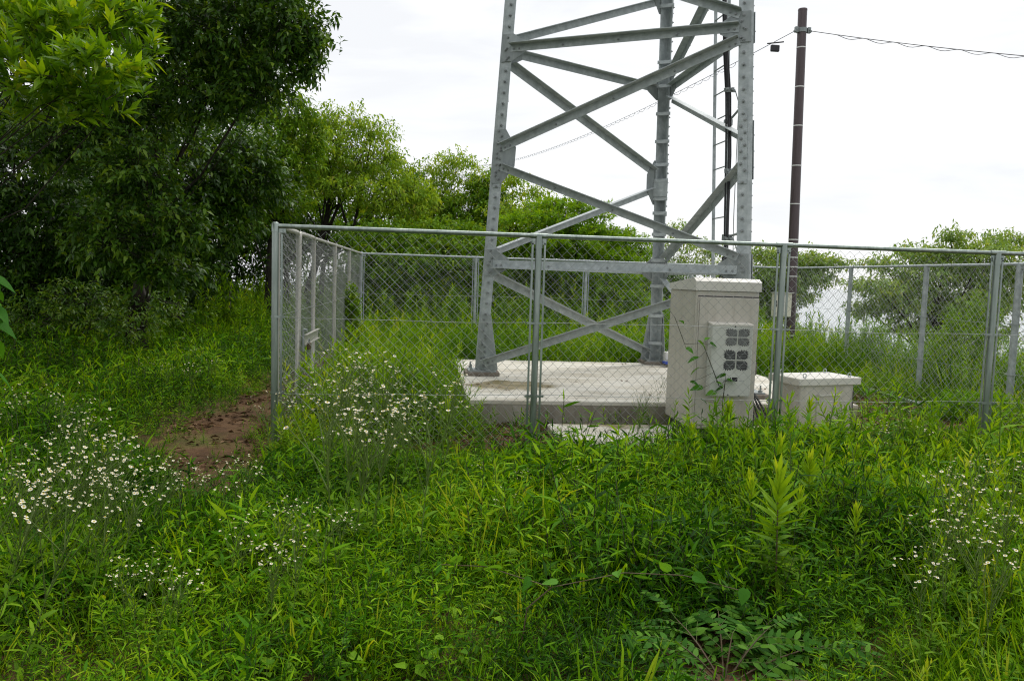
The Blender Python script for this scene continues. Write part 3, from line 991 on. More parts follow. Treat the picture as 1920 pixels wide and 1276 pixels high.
for (f0, f1, g0, g1, mt) in ((.31, .93, .05, .30, 'mesh_dark'), (.29, .92, .345, .64, 'dark')):
    x0, x1 = ux0 + f0 * uw, ux0 + f1 * uw
    z1, z0 = uz1 - g0 * uh, uz1 - g1 * uh
    cx, cz = (x0 + x1) / 2, (z0 + z1) / 2
    first = None
    for sx in (-1, 1):
        for sz in (-1, 1):
            b = MB()
            poly = quad_shape(cx, cz, sx, sz, (x1 - x0) / 2, (z1 - z0) / 2, 1)
            b.prism([(a_, yf + .0005, c_) for a_, c_ in poly], (0, -.0015, 0))
            if mt == 'dark':
                for q in range(5):
                    zz = cz + sz * (z1 - z0) / 2 * (.16 + .15 * q)
                    b.box((cx + sx * (x1 - x0) * .22, yf - .002, zz), ((x1 - x0) * .34, .0016, .0022), 1)
            else:
                for q in range(8):
                    zz = cz + sz * (z1 - z0) / 2 * (.10 + .1 * q)
                    b.box((cx + sx * (x1 - x0) * .21, yf - .002, zz), ((x1 - x0) * .33, .0016, .0028), 1)
            b.build('vent', [M[mt], M['bolt']], cu)
    b = MB(); b.box((cx, yf - .003, cz), (.006, .006, (z1 - z0) * .92)); b.box((cx, yf - .0032, cz), ((x1 - x0) * .94, .0062, .005)); b.build('vent_bars', M['cooler'], cu)
lx0, lx1, lz1, lz0 = ux0 + .28 * uw, ux0 + .88 * uw, uz1 - .69 * uh, uz1 - .83 * uh
b = MB(); b.bbox(((lx0 + lx1) / 2, yf - .0005, (lz0 + lz1) / 2), (lx1 - lx0, .004, lz1 - lz0), .0015)
lp = b.build('label_panel', M['cooler'], cu)
b = MB(); b.box((lx0 + (lx1 - lx0) * .53, yf - .003, (lz0 + lz1) / 2), (.050, .002, .036)); b.box((lx0 + (lx1 - lx0) * .36, yf - .003, (lz0 + lz1) / 2), (.009, .002, .034)); b.build('black_label', M['black'], lp)
b = MB()
for k in range(6): b.box((lx0 + .020 + k * .0088, yf - .0028, (lz0 + lz1) / 2 - .012), (.0058, .0012, .010 + .003 * (k % 2)))
for k in range(4): b.box((lx1 - .060 + k * .012, yf - .0028, (lz0 + lz1) / 2 - .014), (.008, .0012, .005))
b.build('small_print', M['bolt'], lp)
for (fx, fz) in ((.55, .975), (.45, .022), (.72, .01)):
    b = MB(); b.tube([(ux0 + fx * uw, yf + .004, uz0 + fz * uh), (ux0 + fx * uw, yf - .006, uz0 + fz * uh)], .007, 8, smooth=False); b.build('screw', M['dark'], cu)
# black cables out of the right side of the cabinet
for k in range(5):
    t = thing('power_cable', 'black cables looping from the tall cabinet to the ground by the post', 'cable', (4.10, .75, .55), group='black cables beside the tall cabinet')
    b = MB()
    x = .012 + .012 * k
    b.tube([(-.02, .03 * k - .06, .02), (x, .03 * k - .06, -.01), (x + .03 + .02 * k, .02 * k - .1, -.15), (x + .05 + .03 * k, -.12, -.30), (x + .02 + .025 * k, -.2, -.44), (x - .06, -.28, -.465)], .0105, 7)
    b.build('sheath', M['black'], t)

# ------------------------------------------------------------------ small cabinet with lifting eyes
t = thing('small_cabinet', 'low beige cabinet with lifting eyes on its lid, right of the tall one', 'cabinet', (4.50, 0.36, 0.08), math.radians(15))
b = MB(); b.bbox((.345, .205, .24), (.62, .36, .48), .006); b.build('body', M['cab'], t)
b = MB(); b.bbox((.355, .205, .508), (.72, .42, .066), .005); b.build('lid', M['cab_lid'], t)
b = MB(); b.box((.648, .018, .22), (.006, .006, .40)); b.build('seam', M['dark'], t)
b = MB(); b.bbox((.36, .018, .23), (.27, .02, .30), .006); b.build('front_panel', M['cab'], t)
b = MB(); b.box((.36, .008, .385), (.25, .03, .012)); b.build('panel_lip', M['cab_lid'], t)
b = MB(); b.box((.38, .012, .10), (.14, .016, .02)); b.build('vent_slot', M['dark'], t)
for (x, y) in ((.10, .05), (.62, .05), (.10, .36), (.62, .36)):
    b = MB()
    b.tube([(x + .018 * math.cos(q), y, .562 + .018 * math.sin(q)) for q in np.linspace(0, 2 * math.pi, 13)], .0045, 6)
    b.tube([(x, y, .540), (x, y, .548)], .014, 10)
    b.build('lifting_eye', M['steel'], t)

# ------------------------------------------------------------------ utility pole, meter box, overhead wires
t = thing('utility_pole', 'slim dark brown utility pole with pale bands, leaning slightly', 'pole', (7.41, 6.6, 0))
def pole_x(z): return -0.125 * z / 6.0
b = MB(); b.tube([(0, 0, -.05), (pole_x(6.02), 0, 6.02)], [.088, .073], 20); b.build('shaft', M['pole'], t)
b = MB(); b.tube([(pole_x(6), 0, 6.015), (pole_x(6), 0, 6.04)], [.077, .072], 20); b.build('cap', M['pole'], t)
for z in (5.41, 4.77, 4.13, 3.47, 2.83, 2.23, 1.93, 1.77, 1.61, .60, .20):
    r = .088 - .015 * z / 6 + .003
    b = MB(); b.tube([(pole_x(z), 0, z - .009), (pole_x(z), 0, z + .009)], r, 20); b.build('band', M['band'], t)
b = MB()
z = 5.69
b.tube([(pole_x(z), 0, z - .035), (pole_x(z), 0, z + .035)], .084, 20)
for s in (-1, 1):
    b.box((pole_x(z) + s * .11, -.03, z), (.05, .05, .09)); b.box((pole_x(z) + s * .13, -.03, z - .02), (.03, .07, .03))
    b.tube([(pole_x(z) + s * .11, -.07, z), (pole_x(z) + s * .11, .02, z)], .012, 6, smooth=False)
b.build('clamp', M['steel_old'], t)
t = thing('meter_box', 'ivory meter box fixed to the side of the brown pole', 'box', (7.17, 6.50, .92))
b = MB(); b.bbox((0, 0, .20), (.30, .13, .40), .008); b.build('case', M['ivory'], t)
b = MB(); b.box((0, -.01, .406), (.34, .17, .012)); b.build('rain_cap', M['white'], t)
b = MB(); b.box((-.02, -.068, .20), (.14, .008, .36)); b.build('cover', M['white'], t)
b = MB(); b.box((-.12, -.067, .22), (.014, .005, .11)); b.build('slot', M['dark'], t)
b = MB()
for z in (.06, .32): b.box((.19, .04, z), (.10, .03, .025))
b.build('bracket', M['steel_old'], t)

def wire(name, label, P, sag, loops, lr=.012, helix=.055):
    t = thing(name, label, 'wire', P[0])
    P = [Vector(p) - Vector(P[0]) for p in P]
    def at(u):
        s = u * (len(P) - 1); i = min(int(s), len(P) - 2); q = P[i].lerp(P[i + 1], s - i)
        return q - Vector((0, 0, sag * 4 * u * (1 - u)))
    b = MB(); b.tube([at(i / 30) for i in range(31)], lr * .5, 5); b.build('messenger_wire', M['black'], t)
    b = MB()
    n = loops * 8
    dirn = (P[-1] - P[0]).normalized(); sd_ = dirn.cross(Vector((0, 0, 1))).normalized()
    b.tube([at(.06 + .94 * i / n) + Vector((0, 0, -helix * (1 - math.cos(i * math.pi / 4)))) + sd_ * helix * math.sin(i * math.pi / 4) for i in range(n + 1)], lr * .4, 4); b.build('service_wire', M['black'], t)
wire('overhead_wire', 'overhead wire sloping down from the pole behind the tower to the trees', [(7.18, 6.57, 5.68), WIRE_L], .6, 90, .011, .03)
wire('overhead_wire', 'overhead wire with a loose spiral running from the pole away from the tower', [(7.40, 6.5, 5.66), WIRE_R], .10, 13, .012, .022)
t = thing('wire_closure', 'small dark splice box hanging on the wire left of the pole', 'splice box', (6.93, 6.80, 5.475))
b = MB(); b.bbox((0, 0, -.04), (.15, .05, .11), .01); b.build('case', M['black'], t)
b = MB(); b.tube([(-.14, 0, .03), (.14, -.02, .07)], .012, 6); b.build('clip', M['black'], t)

# small things on the slab and ground
t = thing('junction_box', 'small off-white box on the slab between the back leg and the tall cabinet', 'box', (4.66, 4.62, .246))
b = MB(); b.bbox((0, 0, .12), (.16, .12, .17), .012); b.build('case', M['white'], t)
b = MB(); b.box((.06, -.064, .12), (.03, .01, .05)); b.build('clasp', M['steel_old'], t)
t = thing('blue_tray', 'small blue plastic tray with a grey base at the foot of the back leg', 'tray', (4.60, 4.46, .246))
b = MB(); b.prism([(-.08, -.05, .05), (.08, -.05, .03), (.10, .05, .03), (-.08, .05, .05)], (0, 0, .035)); b.build('rim', M['blue'], t)
b = MB(); b.bbox((.03, 0, .018), (.10, .08, .034), .006); b.build('base', M['conc_side'], t)
t = thing('ground_pipe', 'thin grey metal pipe lying on the soil along the right fence', 'pipe', (7.34, 4.1, .045))
b = MB(); b.tube([(0, 0, 0), (-.07, -.98, 0)], .022, 10); b.build('length', M['pipe'], t)
b = MB(); b.tube([(-.07, -.93, 0), (-.075, -1.05, 0)], .027, 10); b.build('coupling', M['steel_old'], t)
b = MB(); b.tube([(-.075, -1.05, 0), (-.08, -1.75, -.005)], .022, 10); b.build('length', M['pipe'], t)
t = thing('concrete_kerb', 'pale narrow concrete kerb lying in the weeds beyond the corner of the slab', 'kerb', (0.55, 3.2, 0.0))
b = MB(); b.bbox((0, 0, .07), (.9, .12, .14), .01); b.build('block', M['conc_side'], t)
bm = bmesh.new()
bmesh.ops.create_icosphere(bm, subdivisions=4, radius=1.0)
for v in bm.verts:
    n3 = .10 * math.sin(v.co.x * 4 + 1) * math.cos(v.co.y * 5) + .07 * math.sin(v.co.z * 7 + v.co.x * 3) + .03 * math.sin(v.co.y * 13 + v.co.z * 11)
    v.co *= 1 + n3
    v.co = Vector((v.co.x * .62, v.co.y * .5, max(v.co.z, -.5) * .42))
me = bpy.data.meshes.new('boulder'); bm.to_mesh(me); bm.free(); me.materials.append(M['boulder'])
o = link(me, 'boulder', loc=(13.3, 9.0, float(gz(13.3, 9.0)) + .12)); tag(o, 'big pale cream boulder under the tree beyond the right fence', 'boulder')
TREES = {
 'near': {'trunk': [-3.12, -0.13], 'blobs': [[-1.36, -0.83, 2.9, 0.32, 0.26, 0.09], [-1.15, -0.64, 3.02, 0.39, 0.31, 0.08], [-1.31, -0.95, 2.71, 0.27, 0.21, 0.09], [-0.84, -1.11, 2.68, 0.28, 0.22, 0.08], [-1.11, -0.99, 2.55, 0.28, 0.23, 0.08], [-0.85, -0.92, 2.5, 0.17, 0.14, 0.07], [-1.4, -0.76, 2.45, 0.24, 0.19, 0.08], [-0.76, -0.6, 2.91, 0.14, 0.12, 0.08], [-0.74, -0.82, 2.64, 0.14, 0.11, 0.06], [-1.43, -0.4, 3.19, 0.51, 0.41, 0.09], [-0.88, -0.46, 3.19, 0.26, 0.21, 0.09], [-1.39, -1.06, 2.55, 0.2, 0.16, 0.08], [-1.05, -0.91, 2.39, 0.14, 0.11, 0.05], [-4.6, -2.2, 5.0, 1.9, 2.0, 1.0], [-3.6, -4.6, 5.2, 1.9, 1.7, 1.0], [-4.8, 0.6, 5.6, 1.8, 1.8, 1.2], [-1.6, -6.6, 5.6, 2.0, 1.8, 0.9]]},  # last wide blobs: unseen crown, extended overhead to shade the foreground and meadow
 'over': {'trunk': [-2.92, 5.24], 'blobs': [[-0.52, 3.63, 4.32, 0.48, 0.46, 0.58], [-0.32, 3.59, 4.04, 0.22, 0.33, 0.42], [-1.26, 4.02, 4.36, 0.73, 0.58, 0.53], [-2.05, 4.31, 4.39, 0.74, 0.59, 0.54], [-0.96, 3.83, 3.68, 0.49, 0.39, 0.36], [-1.6, 4.1, 3.65, 0.67, 0.53, 0.4], [-2.67, 4.4, 3.39, 0.82, 0.65, 0.54], [-3.22, 4.02, 2.96, 0.72, 0.57, 0.46], [-2.28, 3.47, 2.49, 0.56, 0.45, 0.5], [-1.77, 3.37, 1.94, 0.44, 0.35, 0.38], [-2.47, 3.34, 1.79, 0.56, 0.45, 0.43], [-2.04, 3.46, 1.43, 0.51, 0.4, 0.25], [-2.3, 4.5, 5.23, 1.77, 1.41, 0.61], [-0.73, 3.92, 5.12, 0.59, 0.47, 0.46]]},
 'mid': {'trunk': [-3.15, 7.88], 'blobs': [[-3.07, 7.64, 3.05, 1.17, 0.93, 0.9], [-2.26, 7.88, 3.3, 0.92, 0.73, 0.73], [-3.69, 7.45, 2.3, 1.15, 0.92, 0.8], [-2.57, 7.73, 2.28, 0.91, 0.73, 0.68], [-1.84, 8.01, 2.97, 0.7, 0.56, 0.65], [-3.31, 7.56, 1.7, 0.99, 0.79, 0.54], [-4.56, 8.61, 3.02, 1.05, 0.84, 0.76], [-4.91, 8.33, 1.58, 1.03, 0.83, 0.56], [-3.52, 6.96, 1.42, 0.77, 0.62, 0.43], [-4.05, 7.27, 2.1, 0.78, 0.63, 0.61], [-2.79, 6.98, 1.44, 0.6, 0.48, 0.39]]},
 'edge': {'trunk': [-5.34, 6.1], 'blobs': [[-4.45, 5.55, 2.72, 0.82, 0.66, 0.67], [-4.28, 5.77, 2.0, 0.92, 0.74, 0.69], [-4.64, 5.48, 1.59, 0.6, 0.48, 0.52], [-3.93, 5.79, 1.47, 0.62, 0.5, 0.35], [-4.92, 6.27, 3.49, 0.79, 0.63, 0.55], [-4.43, 5.61, 1.07, 0.69, 0.55, 0.3], [-5.37, 5.8, 2.11, 0.61, 0.61, 0.76], [-3.66, 5.71, 2.02, 0.54, 0.43, 0.46], [-5.6, 3.2, 5.6, 2.2, 2.2, 1.2], [-3.6, 2.6, 5.7, 1.8, 1.8, 1.0], [-6.5, 6, 5.0, 2.0, 2.2, 1.6]]},  # last wide blobs: crown mostly out of view, added to shade the meadow
 'dark': {'trunk': [-3.35, 13.73], 'blobs': [[-3.36, 13.46, 2.26, 1.16, 0.93, 0.78], [-4.42, 14.13, 1.59, 1.2, 0.96, 0.73], [-2.54, 13.8, 2.57, 0.92, 0.74, 0.79], [-6.15, 14.71, 1.41, 1.63, 1.31, 0.82], [-3.6, 13.41, 1.22, 0.9, 0.72, 0.45], [-8.5, 15.35, 1.06, 1.66, 1.33, 0.83], [-5.29, 14.9, 2.4, 1.65, 1.32, 0.82], [-7.67, 15.95, 2.23, 1.71, 1.37, 1.0], [-3.22, 14.54, 3.27, 1.09, 0.87, 0.82], [-9.64, 16.72, 2.77, 1.75, 1.4, 1.17]]},
 'light': {'trunk': [-2.18, 10.7], 'blobs': [[-1.93, 10.44, 4.22, 0.65, 0.57, 0.71], [-1.54, 10.63, 4.65, 0.5, 0.4, 0.44], [-2.2, 10.19, 3.31, 0.7, 0.56, 0.64], [-1.56, 10.46, 3.7, 0.6, 0.48, 0.55], [-2.55, 10.37, 2.57, 0.76, 0.61, 0.49], [-1.74, 10.62, 2.95, 0.67, 0.53, 0.44], [-1.29, 10.77, 4.2, 0.39, 0.36, 0.45]]},
 'cherry_a': {'trunk': [-1.82, 13.52], 'blobs': [[-0.98, 13.43, 5.07, 0.9, 0.72, 0.41], [-0.23, 13.64, 4.93, 0.66, 0.53, 0.37], [-1.31, 13.11, 4.4, 1.08, 0.86, 0.46], [-0.34, 13.49, 4.22, 0.94, 0.75, 0.42], [-0.86, 13.63, 3.93, 1.05, 0.84, 0.33], [-1.83, 13.72, 3.77, 0.79, 0.63, 0.46], [-0.78, 12.87, 3.46, 0.95, 0.76, 0.28], [0.14, 13.37, 3.32, 0.98, 0.78, 0.44], [0.72, 13.58, 2.97, 0.66, 0.53, 0.45], [-1.68, 13.9, 4.97, 0.59, 0.48, 0.4], [0.17, 13.55, 4.35, 0.33, 0.26, 0.21], [-2.6, 14.04, 4.16, 0.8, 0.64, 0.66], [0.65, 13.54, 3.59, 0.53, 0.42, 0.34], [1.04, 13.68, 3.43, 0.53, 0.43, 0.29]]},
 'cherry_b': {'trunk': [1.46, 16.08], 'blobs': [[1.97, 16.1, 4.67, 0.67, 0.54, 0.3], [1.31, 16.45, 4.32, 0.83, 0.67, 0.39], [2.49, 15.79, 4.07, 0.82, 0.65, 0.39], [1.85, 16.23, 3.64, 1.13, 0.91, 0.39], [0.89, 15.7, 3.26, 0.81, 0.65, 0.38], [3.0, 16.28, 3.32, 0.91, 0.73, 0.55], [2.17, 16.04, 2.89, 1.13, 0.9, 0.39], [0.82, 16.47, 2.72, 0.91, 0.73, 0.34]]},
 'cherry_c': {'trunk': [3.01, 13.99], 'blobs': [[3.26, 13.88, 3.95, 0.54, 0.44, 0.27], [3.84, 14.0, 3.65, 0.62, 0.49, 0.3], [3.45, 13.49, 3.05, 0.94, 0.75, 0.33], [4.27, 14.01, 3.12, 0.55, 0.44, 0.35], [2.91, 14.01, 2.52, 0.82, 0.66, 0.38]]},
 'layered': {'trunk': [4.32, 10.66], 'blobs': [[4.11, 10.69, 3.03, 0.87, 0.69, 0.16], [4.73, 10.8, 2.83, 0.53, 0.42, 0.15], [3.62, 10.41, 2.71, 0.91, 0.73, 0.15], [4.49, 10.7, 2.51, 1.1, 0.88, 0.16], [5.23, 10.81, 2.38, 0.59, 0.47, 0.14], [3.75, 10.46, 2.2, 1.26, 1.01, 0.17], [4.87, 10.72, 1.99, 1.05, 0.84, 0.18], [5.61, 10.85, 2.11, 0.53, 0.43, 0.14], [3.58, 10.74, 1.69, 1.05, 0.84, 0.21], [4.68, 10.3, 1.55, 1.03, 0.82, 0.17], [4.09, 10.84, 1.18, 1.06, 0.85, 0.24], [4.89, 10.15, 1.22, 0.91, 0.73, 0.23], [5.6, 10.16, 1.01, 0.69, 0.55, 0.21], [4.13, 10.31, 0.85, 0.91, 0.73, 0.21], [3.37, 10.83, 1.27, 0.7, 0.56, 0.29], [5.68, 11.0, 1.52, 0.66, 0.53, 0.24], [5.87, 10.94, 2.36, 0.36, 0.29, 0.12]]},
 'thicket_a': {'trunk': [0.52, 10.07], 'blobs': [[0.51, 9.96, 1.58, 1.03, 0.83, 0.54], [0.19, 10.54, 2.19, 0.9, 0.72, 0.36], [-0.04, 10.19, 1.24, 0.77, 0.62, 0.44], [0.95, 9.87, 1.05, 0.65, 0.52, 0.33], [0.71, 10.27, 1.92, 0.78, 0.62, 0.44], [0.32, 9.72, 0.93, 0.86, 0.69, 0.26]]},
 'thicket_b': {'trunk': [2.08, 10.3], 'blobs': [[1.59, 10.25, 1.73, 0.89, 0.71, 0.56], [2.62, 10.44, 1.71, 0.8, 0.64, 0.57], [1.37, 10.93, 2.31, 0.87, 0.69, 0.35], [2.27, 10.13, 1.14, 0.89, 0.71, 0.33], [2.07, 11.06, 2.34, 0.7, 0.56, 0.28], [2.92, 9.85, 1.0, 0.88, 0.71, 0.26], [1.72, 9.98, 0.96, 0.77, 0.62, 0.26], [3.42, 10.45, 1.68, 0.8, 0.64, 0.51]]},
 'thicket_c': {'trunk': [6.24, 12.47], 'blobs': [[6.05, 12.34, 1.14, 1.03, 0.83, 0.58], [7.03, 12.55, 1.3, 0.79, 0.63, 0.59], [5.32, 12.6, 0.85, 1.04, 0.84, 0.46], [4.58, 12.9, 1.09, 1.06, 0.84, 0.59], [6.26, 12.07, 0.64, 1.15, 0.92, 0.28]]},
 'thin': {'trunk': [8.57, 16.29], 'blobs': [[8.43, 16.27, 3.02, 0.44, 0.35, 0.27], [8.93, 16.48, 2.63, 0.63, 0.51, 0.25], [8.03, 16.47, 2.49, 0.55, 0.44, 0.28], [9.27, 15.82, 2.42, 0.54, 0.43, 0.23], [8.71, 16.26, 2.04, 0.86, 0.69, 0.31], [9.69, 16.45, 1.95, 0.64, 0.51, 0.4]]},
 'right_a': {'trunk': [10.59, 14.2], 'blobs': [[10.22, 13.99, 2.25, 0.79, 0.63, 0.23], [11.22, 14.18, 2.17, 0.94, 0.75, 0.25], [12.04, 13.98, 2.11, 0.55, 0.44, 0.22], [10.01, 13.77, 1.76, 0.71, 0.57, 0.37], [11.4, 14.02, 1.69, 0.87, 0.69, 0.29], [10.82, 13.84, 1.22, 0.79, 0.63, 0.31], [10.31, 14.18, 1.0, 0.65, 0.52, 0.41], [10.21, 14.52, 1.28, 0.59, 0.47, 0.44], [10.89, 14.37, 1.6, 0.88, 0.7, 0.35], [10.54, 14.13, 0.65, 0.65, 0.52, 0.38], [11.27, 14.56, 1.98, 0.89, 0.71, 0.3]]},
 'right_b': {'trunk': [13.62, 11.9], 'blobs': [[14.05, 11.9, 2.79, 0.55, 0.44, 0.17], [13.4, 12.24, 2.4, 0.8, 0.64, 0.2], [14.63, 11.6, 2.45, 0.91, 0.73, 0.23], [12.42, 12.22, 2.06, 0.6, 0.48, 0.19], [11.95, 11.72, 1.52, 0.78, 0.62, 0.26], [13.48, 12.08, 1.76, 0.99, 0.8, 0.34], [15.0, 12.02, 1.81, 1.0, 0.8, 0.35], [12.84, 11.99, 1.08, 0.92, 0.74, 0.29], [14.49, 12.12, 1.12, 1.14, 0.91, 0.4], [12.04, 12.27, 0.92, 0.53, 0.43, 0.27], [15.89, 12.09, 1.43, 0.81, 0.65, 0.54], [15.58, 12.13, 2.76, 0.67, 0.54, 0.24], [14.1, 12.31, 0.43, 0.81, 0.65, 0.3], [15.24, 12.08, 0.47, 0.81, 0.65, 0.35], [15.5, 11.68, 2.09, 0.66, 0.53, 0.39], [13.03, 12.23, 0.54, 0.54, 0.43, 0.21], [14.26, 12.33, 2.19, 1.08, 0.86, 0.35], [13.27, 12.48, 1.42, 0.81, 0.65, 0.3], [14.4, 11.42, 1.15, 0.9, 0.72, 0.36], [14.29, 12.42, 0.84, 0.82, 0.65, 0.33]]},
 'shrub_far': {'trunk': [9.82, 10.93], 'blobs': [[9.77, 10.86, 0.33, 0.44, 0.35, 0.27], [9.49, 11.1, 0.47, 0.32, 0.26, 0.3]]},
 'wall_a': {'trunk': [-7.23, 11.54], 'blobs': [[-4.61, 12.33, 5.23, 1.55, 1.24, 1.19], [-6.35, 12.72, 5.22, 1.57, 1.25, 1.2], [-7.73, 12.82, 7.03, 1.79, 1.43, 0.95], [-4.54, 12.1, 3.8, 1.3, 1.04, 1.07], [-3.15, 11.98, 5.47, 1.06, 0.85, 1.06], [-3.34, 12.31, 6.7, 1.19, 0.95, 0.95], [-7.42, 11.66, 5.59, 1.68, 1.35, 1.35], [-5.86, 12.06, 6.46, 1.73, 1.39, 1.39], [-3.94, 11.6, 5.89, 1.6, 1.28, 1.26], [-7.2, 12.29, 3.7, 1.76, 1.41, 1.29], [-5.08, 11.69, 4.16, 1.61, 1.29, 1.15], [-3.59, 11.95, 4.4, 1.41, 1.13, 1.06], [-8.91, 11.92, 1.87, 1.38, 1.1, 1.26], [-7.21, 11.52, 1.69, 1.36, 1.09, 0.91], [-5.91, 11.8, 1.97, 1.28, 1.02, 0.93], [-8.96, 11.75, 4.64, 1.35, 1.35, 1.68]]},
 'wall_b': {'trunk': [-4.62, 14.88], 'blobs': [[-5.24, 14.74, 3.07, 1.63, 1.31, 1.22], [-3.87, 15.06, 3.84, 1.39, 1.11, 1.25], [-3.03, 14.87, 5.07, 1.24, 0.99, 1.1], [-5.71, 14.97, 1.43, 1.52, 1.22, 0.69], [-4.0, 14.51, 1.89, 1.36, 1.09, 0.82], [-3.03, 14.97, 2.63, 1.12, 0.89, 0.98], [-6.63, 14.94, 1.12, 1.37, 1.1, 0.62], [-2.23, 15.01, 2.94, 0.7, 0.56, 0.7], [-3.63, 15.14, 6.45, 1.38, 1.1, 1.24], [-5.55, 15.79, 8.14, 2.24, 1.79, 1.26], [-2.63, 14.32, 1.39, 0.82, 0.65, 0.61]]},
 'under_a': {'trunk': [-4.97, 6.74], 'blobs': [[-4.83, 6.45, 0.89, 0.9, 0.72, 0.33], [-5.81, 6.84, 0.68, 0.75, 0.6, 0.38], [-4.03, 6.77, 0.9, 0.67, 0.54, 0.3], [-4.72, 7.27, 1.21, 0.78, 0.63, 0.35]]},
 'under_b': {'trunk': [-3.52, 9.1], 'blobs': [[-3.83, 8.87, 0.94, 0.89, 0.71, 0.35], [-3.04, 9.09, 1.01, 0.7, 0.56, 0.35], [-4.65, 9.57, 1.0, 0.72, 0.58, 0.36]]},
 'back_a': {'trunk': [-0.51, 16.51], 'blobs': [[-1.94, 16.89, 4.15, 1.07, 0.85, 0.76], [0.18, 16.56, 4.21, 0.91, 0.73, 0.68], [0.95, 16.53, 3.56, 1.07, 0.85, 0.69], [1.72, 16.17, 2.73, 1.36, 1.09, 0.75], [-0.34, 15.88, 2.49, 1.48, 1.18, 0.74], [-1.26, 16.29, 2.63, 1.2, 0.96, 0.67], [-0.07, 16.41, 1.93, 1.37, 1.09, 0.76], [1.14, 15.97, 1.96, 1.2, 0.96, 0.75], [-2.5, 16.81, 2.31, 0.91, 0.73, 0.76], [-0.92, 16.12, 1.0, 1.35, 1.08, 0.52], [0.56, 16.27, 1.04, 1.37, 1.09, 0.46], [-1.94, 16.95, 3.55, 0.77, 0.61, 0.61], [-0.57, 16.88, 3.3, 0.92, 0.74, 0.46]]},
 'back_b': {'trunk': [3.53, 15.67], 'blobs': [[2.87, 15.84, 3.94, 0.74, 0.6, 0.6], [2.59, 15.7, 3.04, 1.19, 0.95, 0.67], [4.08, 15.63, 2.94, 1.34, 1.07, 0.67], [5.58, 15.41, 2.25, 1.34, 1.07, 0.74], [7.2, 15.05, 1.26, 1.19, 0.95, 0.59], [2.59, 15.31, 1.99, 1.17, 0.94, 0.66], [3.78, 15.52, 2.48, 1.04, 0.83, 0.67], [4.78, 15.05, 1.77, 1.32, 1.05, 0.73], [5.99, 15.1, 1.52, 1.33, 1.06, 0.66], [2.18, 15.29, 1.11, 1.32, 1.05, 0.44], [3.82, 15.4, 1.0, 1.33, 1.07, 0.42], [5.61, 15.29, 0.84, 1.34, 1.07, 0.37], [6.89, 15.14, 1.99, 0.89, 0.71, 0.52]]},
 'willow_w': {'trunk': [8.97, 4.36], 'blobs': [[8.89, 4.32, 0.72, 0.47, 0.37, 0.39], [9.22, 4.42, 1.15, 0.3, 0.25, 0.31], [8.56, 4.24, 0.52, 0.31, 0.26, 0.32], [9.42, 4.45, 0.56, 0.36, 0.32, 0.39], [8.87, 4.45, 1.06, 0.2, 0.16, 0.2]]},
 'weed_w': {'trunk': [8.81, 6.6], 'blobs': [[8.73, 6.55, 0.53, 0.3, 0.31, 0.39], [9.17, 6.81, 0.66, 0.21, 0.23, 0.28], [8.61, 6.75, 0.36, 0.21, 0.19, 0.23]]},
 'low_bush': {'trunk': [7.3, 1.81], 'blobs': [[7.23, 1.74, 0.16, 0.41, 0.33, 0.19], [7.04, 1.95, 0.06, 0.3, 0.24, 0.13], [7.57, 1.8, 0.12, 0.24, 0.19, 0.17]]},
 'left_bush': {'trunk': [-3.56, 5.07], 'blobs': [[-3.44, 4.79, 0.97, 0.64, 0.51, 0.25], [-2.69, 5.2, 0.87, 0.67, 0.54, 0.26], [-3.97, 4.62, 0.69, 0.56, 0.45, 0.28], [-2.6, 4.17, 0.68, 0.54, 0.44, 0.2]]},
}
